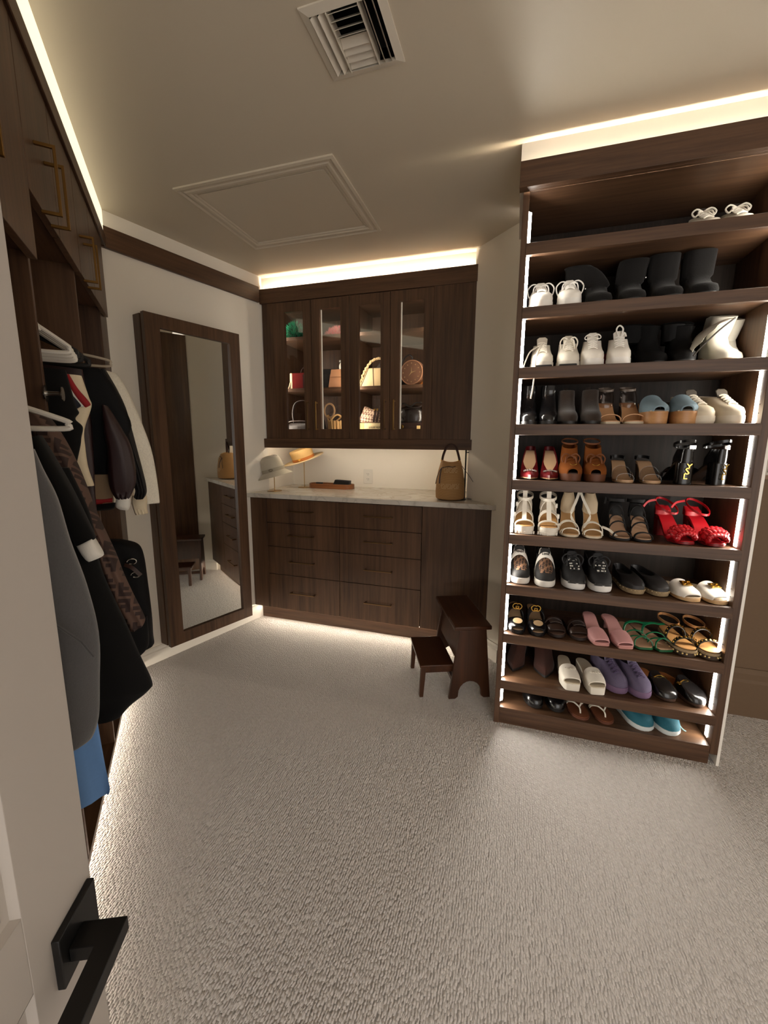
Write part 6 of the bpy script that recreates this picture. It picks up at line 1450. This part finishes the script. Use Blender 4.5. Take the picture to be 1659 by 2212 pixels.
t = garment('satin_blouse', 'burgundy satin blouse with a puffed sleeve and white cuff', 'satin', BURG, 0.05, 0.0, 0.004, 4, 11, 'sleeve')
piece(t, 'satincuff', WHITEK, 'cuff', 0.03)
drape([(0.58, 1.58, 0.30, 1.56), (0.60, 1.40, 0.29, 1.38), (0.60, 1.18, 0.30, 1.16)], 1.82, 0.02).build('body', BURG, t, off=tuple(t['o']))
t = garment('bomber_jacket', 'black jacket with a sheer gathered sleeve beside the white fleece', 'bomber', BLKN, 0.035, 0.25, 0.008, 4, 12)
SHEER = mat('black_mesh', (20, 18, 19), 0.7, bump=0.4, gscale=500)
piece(t, 'bombersleeve', SHEER, 'sleeve', 0.04, 0, 0.006, 4)
t = garment('varsity_sweater', 'taupe sweater with red and black hem bands under the black jacket', 'varsity', mat('taupe_knit', (142, 118, 92), 0.9), 0.03, 0.2, 0.004, 3, 13)
piece(t, 'varsityred', REDK, 'hem_band', 0.032, 0.2); piece(t, 'varsityblack', BLK, 'hem_band', 0.033, 0.2)
t = garment('cream_sweater', 'cream sweater whose ribbed cuff hangs below the sheer sleeve', 'creamcuff', CREAM, 0.03, 0.0, 0.003, 4, 14, 'cuff')
drape([(0.58, 1.58, 0.30, 1.56), (0.60, 1.35, 0.26, 1.32), (0.58, 1.10, 0.20, 1.085)], 2.03, 0.025).build('body', CREAM, t, off=tuple(t['o']))
t = garment('fleece_jacket', 'white fleece jacket hanging at the far end next to the mirror', 'fleece', FLEECE, 0.045, 0.25, 0.007, 4, 15)
MB().box(2.140, 2.143, 0.236, 0.252, 1.475, 1.497).build('sleeve_label', mat('label_grey', (92, 88, 82), 0.7, grain=0.8, gscale=300), t, off=tuple(t['o']), smooth=False)
t = garment('padded_jacket', 'black zipped jacket on the lower rod below the white fleece', 'lower', BLKN, 0.06, 0.25, 0.012, 4, 16)
for (y, z) in ((0.235, 0.80), (0.225, 0.74)):
    MB().tube([(2.035, y + 0.018 * cos(k), z + 0.012 * sin(k)) for k in [2 * pi * j / 12 for j in range(11)]], 0.003, 6).build('zip_pull', STEEL, t, off=tuple(t['o']))
MB().ribbon(smooth_path([(2.032, 0.262, 0.79), (2.028, 0.235, 0.775), (2.03, 0.205, 0.735)], 4), (0, 0.5, 1), 0.016, 0.004).build('leather_tab', DKL, t, off=tuple(t['o']))
t = garment('trousers', 'black trousers on the lower rod in front of the zipped jacket', 'lower2', BLKN, 0.03, 0.2, 0.006, 3, 17)

# hangers
HWHITE = mat('hanger_white', (228, 222, 212), 0.3); HBLACK = mat('hanger_black', (24, 21, 21), 0.7)
HCLEAR = mat('hanger_clear', (190, 176, 156), 0.15, spec=0.8)
def hanger(label, a, yt, zt, m, r=0.006, half=0.29, drop=0.085, rod_z=1.79, yaw=0, group=None, tip=0.012):
    """tubular hanger whose front tip is at (yt, zt), hooked over the rod"""
    t = thing('clothes_hanger', label, 'hanger', C_w(a, yt + half, zt), CROT + yaw, group)
    h_ = drop
    MB().tube(smooth_path([(0, -half + tip, tip * 1.2), (0, -half * 0.5, h_ * 0.62), (0, -0.03, h_), (0, 0.03, h_), (0, half * 0.5, h_ * 0.62), (0, half - tip, tip * 1.2), (0, half, 0), (0, half - tip, -tip), (0, half * 0.5, -tip), (0, 0, -tip), (0, -half * 0.5, -tip), (0, -half + tip, -tip), (0, -half, 0)], 5, True), r, 8).build('hanger_body', m, t)
    hz = max(rod_z - zt, h_ + 0.02)
    MB().tube(smooth_path([(0, 0, h_), (0, 0, hz - 0.02), (0, -0.014, hz + 0.004), (0, -0.002, hz + 0.02), (0, 0.014, hz + 0.012), (0, 0.018, hz)], 4), 0.002, 6).build('hook', STEEL, t)
    return t
HG = 'white tubular hangers on the upper rod'
for k, (a, yt, zt) in enumerate(((1.455, 0.266, 1.566), (1.495, 0.269, 1.564), (1.535, 0.273, 1.562), (1.580, 0.277, 1.563))):
    hanger(['nearest white tubular hanger of the empty bunch', 'second white tubular hanger of the empty bunch', 'third white tubular hanger of the empty bunch', 'farthest white tubular hanger of the empty bunch'][k], a, yt, zt, HWHITE, 0.006, 0.27, 0.165, group=HG)
hanger('white tubular hanger holding the black coat at the front of the closet', 1.15, 0.228, 1.352, HWHITE, 0.006, 0.30, 0.10, 1.50, tip=0.009)
hanger('white tubular hanger showing below the black velvet hangers', 1.93, 0.262, 1.545, HWHITE, 0.006, 0.29, 0.085)
hanger('clear plastic hanger at the far end above the white fleece', 2.12, 0.252, 1.632, HCLEAR, 0.005, 0.28, 0.06)
for k, (a, yt, zt) in enumerate(((1.65, 0.285, 1.585), (1.74, 0.29, 1.59), (1.84, 0.285, 1.59))):
    hanger(['black velvet hanger next to the empty white hangers', 'middle black velvet hanger above the cardigan', 'black velvet hanger above the sheer-sleeved jacket'][k], a, yt, zt, HBLACK, 0.008, 0.28, 0.12, group='black velvet hangers on the upper rod')
wt_ = thing('folded_tee', 'white top edge peeking out beside the closet gable', 'clothing', C_w(1.42, 0.36, 1.60), CROT)
MB().loft([[(-0.012, -0.045, 0), (0.012, -0.045, 0), (0.012, 0.2, 0), (-0.012, 0.2, 0)], [(-0.012, -0.03, 0.05), (0.012, -0.03, 0.05), (0.012, 0.2, 0.05), (-0.012, 0.2, 0.05)], [(-0.008, 0.005, 0.085), (0.008, 0.005, 0.085), (0.008, 0.2, 0.085), (-0.008, 0.2, 0.085)]]).build('cloth', WHITEK, wt_, bevel=0.004)
